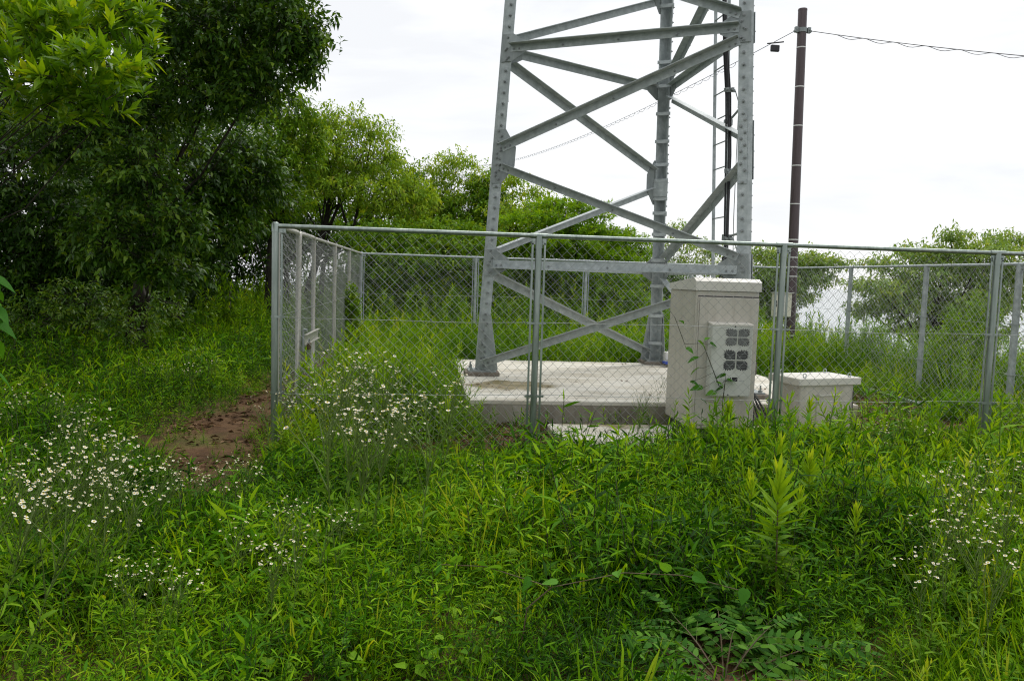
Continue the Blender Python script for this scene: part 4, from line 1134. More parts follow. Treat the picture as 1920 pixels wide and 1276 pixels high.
FLEABANE = [['drift', -0.01, -3.0, 0.6, 0.35], ['drift', -1.62, -0.17, 0.56, 0.35], ['drift', 0.02, -3.6, 0.69, 0.35], ['drift', -0.5, -2.29, 0.48, 0.35], ['drift', -0.6, -1.93, 0.69, 0.35], ['drift', -0.43, -3.07, 0.69, 0.35], ['drift', -0.15, -3.46, 0.69, 0.35], ['drift', -0.84, -2.32, 0.47, 0.35], ['drift', -0.73, -1.72, 0.52, 0.35], ['drift', -0.39, -2.82, 0.55, 0.35], ['drift', -0.55, -2.71, 0.58, 0.35], ['drift', -0.32, -2.98, 0.59, 0.35], ['drift', -1.17, -0.65, 0.47, 0.35], ['drift', -0.35, -3.01, 0.64, 0.35], ['drift', -0.54, -1.83, 0.52, 0.35], ['drift', -0.28, -2.49, 0.56, 0.35], ['drift', -0.33, -2.86, 0.56, 0.35], ['drift', -0.07, -2.99, 0.7, 0.35], ['drift', -0.08, -2.98, 0.57, 0.35], ['drift', -0.29, -2.68, 0.71, 0.35], ['drift', -1.05, -1.37, 0.47, 0.35], ['drift', -0.24, -3.03, 0.7, 0.35], ['drift', -1.12, -1.02, 0.68, 0.35], ['drift', -0.85, -1.38, 0.59, 0.35], ['drift', -1.55, -0.93, 0.55, 0.35], ['drift', 0.11, -3.12, 0.59, 0.35], ['drift', -0.21, -3.03, 0.68, 0.35], ['drift', -0.36, -2.87, 0.57, 0.35], ['drift', -0.2, -2.84, 0.59, 0.35], ['drift', -0.35, -2.29, 0.47, 0.35], ['drift', -1.73, -0.51, 0.52, 0.35], ['drift', -1.85, 0.11, 0.52, 0.35], ['drift', -0.13, -3.01, 0.55, 0.35], ['drift', -0.63, -2.2, 0.64, 0.35], ['drift', 0.02, -3.13, 0.56, 0.35], ['drift', -0.41, -2.11, 0.67, 0.35], ['drift', -0.31, -3.11, 0.59, 0.35], ['drift', -0.38, -2.15, 0.55, 0.35], ['drift', -0.82, -2.32, 0.59, 0.35], ['drift', -0.44, -2.32, 0.62, 0.35], ['drift', -0.29, -2.38, 0.61, 0.35], ['drift', -0.49, -2.31, 0.53, 0.35], ['drift', -0.41, -2.4, 0.51, 0.35], ['drift', -1.17, -0.82, 0.48, 0.35], ['path', 0.23, -2.13, 0.5, 0.3], ['path', -0.05, -2.42, 0.47, 0.3], ['path', 0.05, -2.12, 0.43, 0.3], ['path', 0.1, -2.42, 0.42, 0.3], ['path', 0.1, -1.9, 0.42, 0.3], ['path', 0.24, -1.98, 0.42, 0.3], ['path', -0.08, -2.29, 0.49, 0.3], ['path', 0.03, -2.61, 0.54, 0.3], ['path', 0.04, -2.39, 0.44, 0.3], ['path', 0.08, -2.06, 0.41, 0.3], ['path', 0.26, -2.5, 0.47, 0.3], ['gate', 0.92, -2.28, 0.72, 0.05], ['gate', 0.73, 0.42, 0.59, 0.05], ['gate', 0.54, 1.25, 0.59, 0.05], ['gate', 0.96, 0.09, 0.58, 0.05], ['gate', 0.71, -1.89, 0.62, 0.05], ['gate', 0.64, -1.67, 0.86, 0.05], ['gate', 0.68, -0.65, 0.66, 0.05], ['gate', 0.48, -0.71, 0.64, 0.05], ['gate', 0.95, -2.47, 0.83, 0.05], ['gate', 0.58, -0.38, 0.72, 0.05], ['gate', 0.94, -2.47, 0.86, 0.05], ['gate', 0.72, -0.03, 0.6, 0.05], ['gate', 0.99, -1.72, 0.79, 0.05], ['gate', 1.05, -1.79, 0.66, 0.05], ['gate', 0.88, -2.44, 0.75, 0.05], ['gate', 1.25, -1.08, 0.74, 0.05], ['gate', 0.92, 0.37, 0.69, 0.05], ['gate', 1.27, -1.51, 0.85, 0.05], ['gate', 0.67, -1.22, 0.64, 0.05], ['gate', 0.56, 2.98, 0.6, 0.05], ['gate', 0.58, -0.72, 0.87, 0.05], ['gate', 0.74, -1.41, 0.57, 0.05], ['gate', 0.62, -0.44, 0.78, 0.05], ['gate', 0.8, -2.41, 0.7, 0.05], ['gate', 1.03, -1.07, 0.67, 0.05], ['gate', 1.26, -1.8, 0.75, 0.05], ['gate', 0.71, -0.39, 0.6, 0.05], ['gate', 0.85, -2.62, 0.78, 0.05], ['gate', 0.87, -2.93, 0.93, 0.05], ['gate', 0.84, -1.77, 0.78, 0.05], ['gate', 0.66, -1.99, 0.76, 0.05], ['gate', 0.99, -1.24, 0.6, 0.05], ['gate', 0.59, 1.04, 0.6, 0.05], ['gate', 0.73, -0.52, 0.59, 0.05], ['gate', 0.59, 0.81, 0.63, 0.05], ['gate', 1.43, 0.05, 0.6, 0.05], ['gate', 0.81, -1.12, 0.71, 0.05], ['gate', 1.19, -2.81, 0.89, 0.05], ['gate', 0.93, -1.18, 0.9, 0.05], ['gate', 0.81, -2.49, 0.87, 0.05], ['corner', 0.01, 0.07, 0.56, 0.05], ['corner', 0.3, -0.27, 0.55, 0.05], ['corner', 0.15, -0.62, 0.57, 0.05], ['corner', 0.11, 1.63, 0.47, 0.05], ['corner', -0.01, 0.55, 0.54, 0.05], ['corner', 0.21, -1.05, 0.62, 0.05], ['fore', 0.42, -3.08, 0.44, 0.1], ['fore', 0.61, -3.09, 0.47, 0.1], ['fore', 0.84, -2.89, 0.4, 0.1], ['fore', 0.67, -3.11, 0.5, 0.1], ['fore', 0.67, -3.43, 0.43, 0.1], ['fore', 0.57, -2.72, 0.39, 0.1], ['fore', 0.77, -3.16, 0.5, 0.1], ['fore', 0.75, -3.45, 0.49, 0.1], ['fore', 0.49, -3.09, 0.4, 0.1], ['fore', 0.59, -3.39, 0.43, 0.1], ['low', 0.15, -3.4, 0.38, 0.1], ['low', 0.31, -3.45, 0.41, 0.1], ['low', 0.28, -3.5, 0.38, 0.1], ['low', 0.18, -3.37, 0.39, 0.1], ['low', 0.33, -3.51, 0.38, 0.1], ['low', 0.19, -3.45, 0.34, 0.1], ['right', 3.12, -3.83, 0.56, 0.0], ['right', 4.23, -2.35, 0.55, 0.0], ['right', 4.8, -1.89, 0.45, 0.0], ['right', 4.0, -2.83, 0.62, 0.0], ['right', 3.14, -3.55, 0.61, 0.0], ['right', 3.66, -3.25, 0.61, 0.0], ['right', 3.21, -3.58, 0.46, 0.0], ['right', 3.97, -2.46, 0.53, 0.0], ['right', 3.82, -2.72, 0.53, 0.0], ['right', 3.54, -3.3, 0.5, 0.0], ['right', 3.31, -3.61, 0.53, 0.0], ['right', 3.74, -2.87, 0.62, 0.0], ['right', 3.44, -3.21, 0.64, 0.0], ['right', 3.86, -2.58, 0.53, 0.0], ['right', 3.34, -3.45, 0.53, 0.0], ['right', 3.59, -3.08, 0.5, 0.0], ['right', 3.86, -2.98, 0.46, 0.0], ['right', 3.45, -3.21, 0.52, 0.0], ['right', 3.0, -3.7, 0.48, 0.0], ['right', 3.65, -3.18, 0.55, 0.0], ['cabinet', 3.45, 1.28, 0.52, 0.05], ['cabinet', 3.16, 0.72, 0.44, 0.05], ['cabinet', 3.19, 0.83, 0.46, 0.05], ['cabinet', 2.75, -0.57, 0.57, 0.05], ['cabinet', 3.58, 1.51, 0.5, 0.05], ['pads', 1.62, -2.3, 0.35, 0.05], ['pads', 1.74, -1.78, 0.32, 0.05], ['pads', 1.53, -1.44, 0.29, 0.05], ['pads', 1.96, -1.85, 0.31, 0.05], ['pads', 2.02, -1.94, 0.39, 0.05], ['pads', 2.29, -0.38, 0.31, 0.05], ['pads', 2.18, -0.94, 0.32, 0.05], ['pads', 1.17, -0.4, 0.29, 0.05], ['pads', 1.78, -1.74, 0.3, 0.05], ['box', 4.79, -0.89, 0.48, 0.05], ['box', 4.89, -0.56, 0.52, 0.05], ['box', 4.76, -0.52, 0.4, 0.05], ['box', 4.38, -0.96, 0.5, 0.05], ['box', 4.39, -1.15, 0.51, 0.05], ['box', 4.46, -1.16, 0.39, 0.05], ['box', 4.44, -1.08, 0.46, 0.05], ['meadow', -1.34, 1.65, 0.5, 0.2], ['meadow', -0.93, 1.37, 0.53, 0.2], ['meadow', -1.72, 2.28, 0.45, 0.2], ['meadow', -1.59, 3.23, 0.5, 0.2], ['meadow', -1.12, 2.41, 0.5, 0.2]]
GOLDENROD = [[2.69, -3.17, 0.7], [3.2, -1.89, 0.551], [3.28, -2.3, 0.53], [3.53, -2.01, 0.509], [3.51, -0.49, 0.551], [3.44, -1.03, 0.424], [3.39, -0.59, 0.382], [4.32, -0.16, 0.53], [4.29, -0.55, 0.382], [3.55, -1.52, 0.445], [4.1, -1.28, 0.382], [5.09, -0.48, 0.445], [5.39, -0.73, 0.477], [4.34, -1.13, 0.36], [4.52, -1.16, 0.35], [4.92, -1.11, 0.382], [3.12, -0.81, 0.424], [2.89, -1.18, 0.36], [3.4, -2.36, 0.424], [2.9, -2.44, 0.445], [2.94, -2.12, 0.403], [3.75, -2.11, 0.403], [4.08, -1.9, 0.382], [3.99, -2.28, 0.403], [4.59, -2.05, 0.424], [0.24, -0.35, 0.445], [0.2, -0.57, 0.382], [0.07, -0.12, 0.424], [0.39, -0.56, 0.403], [1.36, -0.01, 0.445], [2.98, -1.64, 0.36], [3.04, -2.64, 0.445], [3.2, -2.88, 0.424]]
VINE_LEAVES = [[3.31, 0.2, 1.12], [3.39, 0.2, 0.89], [3.49, 0.2, 0.95], [3.6, 0.2, 0.93], [3.5, 0.2, 0.81], [3.59, 0.2, 0.98], [3.44, 0.2, 0.6], [3.55, 0.2, 0.55], [3.67, 0.2, 0.6], [3.73, 0.2, 0.55], [3.77, 0.2, 0.62], [3.67, 0.2, 0.51], [3.75, 0.2, 0.66], [3.54, 0.2, 0.45], [3.71, 0.2, 0.4], [3.82, 0.2, 0.39], [3.94, 0.2, 0.3], [3.51, 0.2, 0.72]]
# ------------------------------------------------------------------ ground cover: plant prototypes scattered as instances
U3 = np.array([0, 0, 1.0])
def rnd(n, a=0.0, b=1.0): return rng.uniform(a, b, n)
def ring_dirs(n, pitch, az0=0.0, jit=.5):
    az = az0 + np.arange(n) * 2.399 + rnd(n, -jit, jit)
    p = np.asarray(pitch)
    return np.stack([np.cos(az) * np.cos(p), np.sin(az) * np.cos(p), np.sin(p)], 1)
def proto(name, A, mats):
    return bpy.data.objects.new(name, A.mesh(name, mats))

def p_sasa(h, nl, L, stems=1):
    """bamboo grass shoot: thin dark stem with lance leaves"""
    A = Arr()
    for s in range(stems):
        az = rnd(1)[0] * 6.28; r0 = rnd(1, 0, .11)[0] if stems > 1 else 0
        b0 = np.array([r0 * math.cos(az), r0 * math.sin(az), -.03])
        hh = h * rnd(1, .75, 1.1)[0]
        top = b0 + np.array([rnd(1, -.2, .2)[0] * hh, rnd(1, -.2, .2)[0] * hh, hh])
        V, F = sticks(b0[None], top[None], .0022, .0012, 3); A.quad(V, F, 0)
        t = np.linspace(.3, 1, nl) ** .8
        base = b0 + (top - b0) * t[:, None]
        d = ring_dirs(nl, rnd(nl, .05, 1.15), az)
        n = unit(U3 - d * d[:, 2:3] + .45 * rng.normal(size=(nl, 3)))
        LL = L * rnd(nl, .65, 1.15)
        V, F, T = blades(base, d, n, LL, LL * rnd(nl, .095, .15), rnd(nl) ** 1.1 * .9, droop=rnd(nl, .05, .45), prof=((0, .25), (.25, 1), (.62, .75), (1, 0)))
        A.tri(V, F, T, 1)
    return A
def p_grass(n, L, W, spread=.06, dr=(.1, .7), lean=.5):
    A = Arr()
    az = rnd(n, 0, 6.28); rr = spread * np.sqrt(rnd(n))
    base = np.stack([rr * np.cos(az), rr * np.sin(az), np.full(n, -.02)], 1)
    pit = rnd(n, lean, 1.5)
    a2 = az + rnd(n, -.8, .8)
    d = np.stack([np.cos(a2) * np.cos(pit), np.sin(a2) * np.cos(pit), np.sin(pit)], 1)
    nn = np.stack([-np.cos(a2), -np.sin(a2), np.full(n, .4)], 1) + .3 * rng.normal(size=(n, 3))
    LL = L * rnd(n, .5, 1.1)
    V, F, T = blades(base, d, nn, LL, W * rnd(n, .7, 1.2), rnd(n) ** 1.3 * .95, droop=rnd(n, *dr), prof=((0, .6), (.35, 1), (.7, .65), (1, 0)))
    A.tri(V, F, T, 1)
    return A
def p_weed(h, nl, L, wr=.2, branch=0):
    """upright weed: stem with narrow leaves all the way up, smaller at the top"""
    A = Arr()
    top = np.array([rnd(1, -.12, .12)[0] * h, rnd(1, -.12, .12)[0] * h, h]); b0 = np.array([0, 0, -.03])
    V, F = sticks(b0[None], top[None], .004, .0018, 4); A.quad(V, F, 0)
    t = np.linspace(.12, 1, nl)
    base = b0 + (top - b0) * t[:, None]
    d = ring_dirs(nl, .15 + .9 * t ** 2 + rnd(nl, -.2, .2))
    n = unit(U3 - d * d[:, 2:3] + .3 * rng.normal(size=(nl, 3)))
    LL = L * (1.05 - .55 * t ** 2) * rnd(nl, .8, 1.15)
    V, F, T = blades(base, d, n, LL, LL * wr, np.clip(.15 + .42 * t + rnd(nl, -.15, .25), 0, 1), droop=rnd(nl, .1, .5) * (1.1 - t), prof=((0, .3), (.35, 1), (.7, .6), (1, 0)))
    A.tri(V, F, T, 1)
    return A
def p_broad(n, L, h):
    A = Arr()
    az = rnd(n, 0, 6.28); base = np.stack([.05 * np.cos(az), .05 * np.sin(az), rnd(n, .3, 1) * h], 1)
    V, F = sticks(np.tile([[0, 0, -.02]], (n, 1)), base, .0015, .001, 3); A.quad(V, F, 0)
    d = ring_dirs(n, rnd(n, -.2, .4))
    nn = unit(U3 + .35 * rng.normal(size=(n, 3)))
    LL = L * rnd(n, .6, 1.1)
    V, F, T = leaves(base, d, nn, LL, LL * .72, rnd(n), droop=.2, mid=.38); A.tri(V, F, T, 1)
    return A
def p_litter(n):
    A = Arr()
    base = np.stack([rnd(n, -.12, .12), rnd(n, -.12, .12), rnd(n, .004, .02)], 1)
    d = ring_dirs(n, rnd(n, -.1, .3)); nn = unit(U3 + .5 * rng.normal(size=(n, 3)))
    LL = rnd(n, .04, .10)
    V, F, T = leaves(base, d, nn, LL, LL * .42, rnd(n), droop=.05, fold=.3); A.tri(V, F, T, 0)
    return A
stm = M['stemdark']; stg = M['stemgreen']
PR = []
def addp(A, mats):
    PR.append(proto('plant_%02d' % len(PR), A, mats)); return len(PR) - 1
SASA = [addp(p_sasa(h, nl, L, s), [stm, M['l_sasa']]) for h, nl, L, s in ((.34, 11, .092, 2), (.28, 9, .10, 3), (.40, 12, .086, 2), (.24, 8, .08, 3), (.32, 10, .105, 2), (.20, 8, .075, 4))]
GRS = [addp(p_grass(n, L, W), [stg, M['l_grass']]) for n, L, W in ((18, .32, .0075), (22, .26, .006), (14, .42, .009), (26, .22, .005))]
TALLG = [addp(p_grass(n, L, W, .08, (.1, .55), .9), [stg, M['l_weed']]) for n, L, W in ((20, .75, .014), (16, .9, .017), (22, .6, .012))]
WEED = [addp(p_weed(h, nl, L), [stg, M['l_weed']]) for h, nl, L in ((.75, 38, .14), (.55, 30, .12), (.9, 44, .15), (.42, 26, .10), (.65, 34, .12))]
BROAD = [addp(p_broad(n, L, h), [stg, M['l_broad']]) for n, L, h in ((7, .07, .22), (9, .05, .15), (6, .09, .28))]
LIT = [addp(p_litter(n), [M['l_dead']]) for n in (5, 8, 3)]
LOWG = [addp(p_weed(h, nl, L, .22), [stm, M['l_grass']]) for h, nl, L in ((.24, 18, .085), (.18, 14, .07), (.30, 20, .09))]

def scatter_tree(name, used):
    """one branch per kind of plant: its mesh instanced on the points that ask for it"""
    ng = bpy.data.node_groups.new('scatter_' + name, 'GeometryNodeTree')
    ng.interface.new_socket('Geometry', in_out='INPUT', socket_type='NodeSocketGeometry')
    ng.interface.new_socket('Geometry', in_out='OUTPUT', socket_type='NodeSocketGeometry')
    N, L = ng.nodes.new, ng.links.new
    gi, go, jn = N('NodeGroupInput'), N('NodeGroupOutput'), N('GeometryNodeJoinGeometry')
    def att(name, dt):
        a = N('GeometryNodeInputNamedAttribute'); a.data_type = dt; a.inputs['Name'].default_value = name
        return a.outputs['Attribute']
    pk, sc, er = att('pick', 'INT'), att('scl', 'FLOAT'), N('FunctionNodeEulerToRotation')
    L(att('rot', 'FLOAT_VECTOR'), er.inputs[0])
    for u in used:
        oi = N('GeometryNodeObjectInfo')
        oi.inputs['Object'].default_value = PR[u]
        oi.inputs['As Instance'].default_value = False
        eq = N('FunctionNodeCompare'); eq.data_type = 'INT'; eq.operation = 'EQUAL'
        L(pk, eq.inputs[2]); eq.inputs[3].default_value = int(u)
        ip = N('GeometryNodeInstanceOnPoints')
        L(gi.outputs[0], ip.inputs['Points']); L(eq.outputs[0], ip.inputs['Selection'])
        L(oi.outputs['Geometry'], ip.inputs['Instance'])
        L(er.outputs[0], ip.inputs['Rotation']); L(sc, ip.inputs['Scale'])
        L(ip.outputs['Instances'], jn.inputs[0])
    L(jn.outputs[0], go.inputs[0])
    return ng

def scatter(name, xy, picks, scl, tilt=.22, z=None):
    n = len(xy)
    P = np.column_stack([xy, gz(xy[:, 0], xy[:, 1]) if z is None else np.full(n, z)])
    me = bpy.data.meshes.new(name)
    me.vertices.add(n)
    me.vertices.foreach_set('co', P.astype(np.float32).ravel())
    a = me.attributes.new('pick', 'INT', 'POINT'); a.data.foreach_set('value', np.asarray(picks, np.int32))
    a = me.attributes.new('scl', 'FLOAT', 'POINT'); a.data.foreach_set('value', np.asarray(scl, np.float32))
    tn = (pnoise(xy[:, 0], xy[:, 1], 1.9, 7) - .5) * .8 + (pnoise(xy[:, 0], xy[:, 1], 5.3, 2) - .5) * .5 + rng.normal(0, .08, n)
    a = me.attributes.new('tone', 'FLOAT', 'POINT'); a.data.foreach_set('value', tn.astype(np.float32))
    r = np.column_stack([rng.normal(0, tilt, n), rng.normal(0, tilt, n), rnd(n, 0, 6.283)])
    a = me.attributes.new('rot', 'FLOAT_VECTOR', 'POINT'); a.data.foreach_set('vector', r.astype(np.float32).ravel())
    o = link(me, name, kind='stuff')
    md = o.modifiers.new('plants', 'NODES'); md.node_group = scatter_tree(name, sorted(set(int(p) for p in picks)))
    return o

CX, CY = 1.178, -6.276
def seen(x, y):
    """keeps plants inside a wide wedge before the camera (and a step to either side)"""
    dx, dy = x - CX, y - CY
    a = np.arctan2(dx, dy) - 0.109
    return (np.abs(a) < 0.78) & (np.hypot(dx, dy) > 0.95)
def pnoise(x, y, s, k=0.0):
    return .5 + .25 * (np.sin(x * s + 1.3 * np.sin(y * s * .7 + k)) + np.sin(y * s * 1.1 + 1.7 * np.sin(x * s * .6 + k * 2)))
def on_path(x, y, w=.42):
    e = w + .24 * (pnoise(x, y, 7, 2) - .5) + .10 * rng.normal(size=np.shape(x))
    return (np.abs(x - path_x(y)) < e) & (y > -2.5) & (y < 12)
def inside(x, y): return (x > 0.06) & (x < 8.0) & (y > 0.04) & (y < 7.92)
def on_slab(x, y, e=.03): return (x > SX0 - e) & (x < SX1 + e) & (y > SY0 - e) & (y < SY1 + e)
def on_pad(x, y): return (x > 2.30) & (x < 5.86) & (y > .06) & (y < .98)
def pts(n, x0, x1, y0, y1):
    x, y = rnd(n, x0, x1), rnd(n, y0, y1)
    k = seen(x, y)
    return x[k], y[k]
def pick(n, *groups):
    """weighted choice over (list, weight)"""
    l = np.concatenate([np.asarray(g_) for g_, w in groups]); w = np.concatenate([np.full(len(g_), w_ / len(g_)) for g_, w_ in groups])
    return l[rng.choice(len(l), n, p=w / w.sum())]

# foreground meadow between the camera and the fence: drifts of bamboo grass, fine grass, weeds and creepers of uneven height
SHRUBS = [(2.29, -3.62, .34), (1.10, -3.86, .22)]
x, y = pts(62000, -5.0, 8.5, -5.6, 0.0)
near_f = smooth(-1.3, -.05, y) * (1 - .9 * smooth(2.8, 3.3, x)) * (1 - .2 * smooth(1.0, .3, x))
p1, p2, p3 = pnoise(x, y, 2.1), pnoise(x, y, 3.3, 5), pnoise(x, y, 1.4, 9)
keep = (rnd(len(x)) < (.86 + .5 * (p1 - .35)) * (1 - .35 * near_f)) & ~(on_path(x, y, .34) & (y > -1.95 + .5 * pnoise(x, y, 4, 6)))
for sx_, sy_, sr_ in SHRUBS: keep &= np.hypot(x - sx_, (y - sy_) * 1.0) > sr_ * (.75 + .35 * rnd(len(x)))
x, y, near_f, p1, p2, p3 = (q[keep] for q in (x, y, near_f, p1, p2, p3))
rt = smooth(1.8, 4.2, x + .9 * (p3 - .5))
n = len(x)
w_s = np.clip(.62 - .40 * rt + .9 * (p2 - .5), .05, .9)            # share of bamboo grass
w_g = np.clip(.24 + .20 * rt - .7 * (p2 - .5) + .5 * (p3 - .5), .06, .7)
kind = rnd(n) * (w_s + w_g + .20)
pk = np.where(kind < w_s, pick(n, (SASA, 1)), np.where(kind < w_s + w_g, pick(n, (GRS, 1), (TALLG[2:], .05)), np.where(rnd(n) < .45, pick(n, (LOWG, 1)), np.where(rnd(n) < .02 + .6 * rt, pick(n, (WEED[3:4], .8), (WEED[1:2], .2)), pick(n, (BROAD, 1))))))
sc = rnd(n, .6, 1.15) * (.72 + .62 * pnoise(x, y, 3.9, 1)) * (1 - .55 * near_f) * (1 - .18 * smooth(-2.2, -3.4, y) * smooth(3.4, 2.4, np.abs(x - 2.8) + 1))
sc = sc * (1 - .25 * smooth(-2.8, -3.8, y)) * (1 - .25 * smooth(2.2, .6, x))
sc = sc * np.where(np.isin(pk, SASA) & (rnd(n) < .06), 1.35, 1)
scatter('undergrowth', np.column_stack([x, y]), pk, sc, .24)
# a clump of arching grass before the tall cabinet and taller weeds along the front fence
cx_, cy_ = np.concatenate([rng.normal(1.22, .16, 70), rng.normal(3.25, .22, 60), rng.uniform(2.9, 6.5, 150), rng.uniform(.05, .75, 60)]), np.concatenate([rng.uniform(.5, 3.4, 70), rng.normal(-.45, .16, 60), rng.uniform(-.75, -.08, 150), rng.uniform(-.6, -.05, 60)])
n = len(cx_)
scatter('fence_weeds', np.column_stack([cx_, cy_]), np.concatenate([pick(70, (WEED[1:2], 1), (WEED[3:4], 1), (WEED[4:], .6)), pick(60, (GRS, 1), (TALLG[2:], .6)), pick(150, (WEED[3:4], 1), (WEED[1:2], .5), (GRS, .7)), pick(60, (WEED[3:4], 1), (WEED[1:2], .6))]), np.concatenate([rnd(70, .8, 1.2), rnd(60, .8, 1.15) * .8, rnd(150, .6, 1.0), rnd(60, .35, .75)]), .2)
# meadow left of the path running back under the trees
x, y = pts(52000, -14, -.1, -2.2, 20)
d_ = np.hypot(x - CX, y - CY)
keep = ~(on_path(x, y, .34 - .09 * smooth(1.5, 3.5, y)) & (y > -1.95 + .5 * pnoise(x, y, 4, 6))) & ((x < path_x(y)) | (x < -.1)) & (rnd(len(x)) < np.clip(11 / d_, .30, 1) * .9) & (x < np.where(y < 8, -.12, .2))
x, y, d_ = x[keep], y[keep], d_[keep]
n = len(x)
kind = rnd(n)
edge_ = smooth(.0, .8, path_x(y) - .4 - x) * (.7 + .5 * pnoise(x, y, 3.1, 3))
pk = np.where(kind < .50, pick(n, (SASA, 1)), np.where(kind < .68, pick(n, (LOWG, 1)), np.where(kind < .97, pick(n, (GRS, 1)), pick(n, (BROAD, 1)))))
sc = rnd(n, .8, 1.35) * (.45 + .65 * edge_) * (1 + .35 * smooth(8, 16, d_))
scatter('meadow_grass', np.column_stack([x, y]), pk, sc, .25)
# inside the compound: left strip and behind the slab, sparse on the soil near the front and right
x, y = pts(15000, .08, 7.95, .06, 7.9)
m1 = (x < SX0 + .15)
m2 = (y > SY1)
m3 = (x > SX1) & ~m2
dn = np.where(m2, .95, np.where(m1, .50 + .45 * smooth(.3, 1.6, y), np.where(m3, .12 + .6 * smooth(6.6, 7.9, x) + .3 * smooth(2.5, 5, y), .14)))
keep = (rnd(len(x)) < dn) & ~on_slab(x, y) & ~on_pad(x, y)
x, y, m2 = x[keep], y[keep], m2[keep]
n = len(x)
kind = rnd(n)
pk = np.where(m2, np.where(kind < .5, pick(n, (WEED, 1)), np.where(kind < .8, pick(n, (TALLG, 1)), pick(n, (GRS, 1)))), np.where((kind < .4) & (x < SX0 + .1), pick(n, (WEED[3:4], 1), (WEED[1:2], .6)), np.where(kind < .62, pick(n, (SASA, 1), (LOWG, 1)), np.where(kind < .85, pick(n, (GRS, 1)), pick(n, (WEED[3:4], 1), (BROAD, 1))))))
sc = rnd(n, .7, 1.15) * np.where(m2, .82, np.where(x < SX0 + .15, (.75 + .7 * pnoise(x, y, 2.7, 8)) * (1 - .35 * smooth(1.15, 1.45, x)), .85))
scatter('compound_weeds', np.column_stack([x, y]), pk, sc, .2)
# tall weeds and grass outside the compound, behind and to the right
x, y = pts(46000, -3, 26, -1.5, 24)
d_ = np.hypot(x - CX, y - CY)
keep = ~inside(x, y) & ((y > 8.0) | (x > 8.1)) & (rnd(len(x)) < np.clip(13 / d_, .35, 1)) & (np.hypot(x - 2.5, y - 4) < 22)
x, y, d_ = x[keep], y[keep], d_[keep]
n = len(x)
kind = rnd(n)
pt_ = pnoise(x, y, .9, 4)
pk = np.where(kind < .50 + .30 * pt_, pick(n, (WEED, 1)), np.where(kind < .9, pick(n, (TALLG, 1)), pick(n, (GRS, 1))))
sc = rnd(n, .7, 1.25) * np.where(x > 8.1, .70 + .25 * pt_, 1.0) * np.where((y > 8) & (x < 8), 1.0 + .35 * pt_, 1)
scatter('tall_weeds', np.column_stack([x, y]), pk, sc, .16)
# dead leaves on the path and on the bare soil
x, y = pts(5200, -1.6, .4, -2.6, 11)
keep = on_path(x, y, .40) & (rnd(len(x)) < .10 + .9 * smooth(.12, .45, np.abs(x - path_x(y))) * pnoise(x, y, 3, 3))
x2, y2 = pts(900, 5.6, 8, .05, 5)
x3, y3 = pts(500, .1, 5.6, .05, 1.3)
k3 = ~on_pad(x3, y3)
x = np.concatenate([x[keep], x2, x3[k3]]); y = np.concatenate([y[keep], y2, y3[k3]])
scatter('fallen_leaves', np.column_stack([x, y]), pick(len(x), (LIT, 1)), rnd(len(x), .5, 1.25), .08)
x, y = rnd(46, SX0 + .05, SX1 - .1), SY0 + .05 + (SY1 - SY0 - .1) * rnd(46) ** 1.3
scatter('slab_litter', np.column_stack([x, y]), pick(46, (LIT, 1)), rnd(46, .2, .5), .04, SZ + .001)
# a thin scatter of small seedlings on the path
x, y = pts(900, -1.6, .4, -2.6, 11)
keep = on_path(x, y, .38) & (rnd(len(x)) < .3 + .9 * (pnoise(x, y, 4, 4) - .4))
scatter('path_seedlings', np.column_stack([x[keep], y[keep]]), pick(int(keep.sum()), (LOWG, 1), (GRS, .6)), rnd(int(keep.sum()), .2, .45), .2)

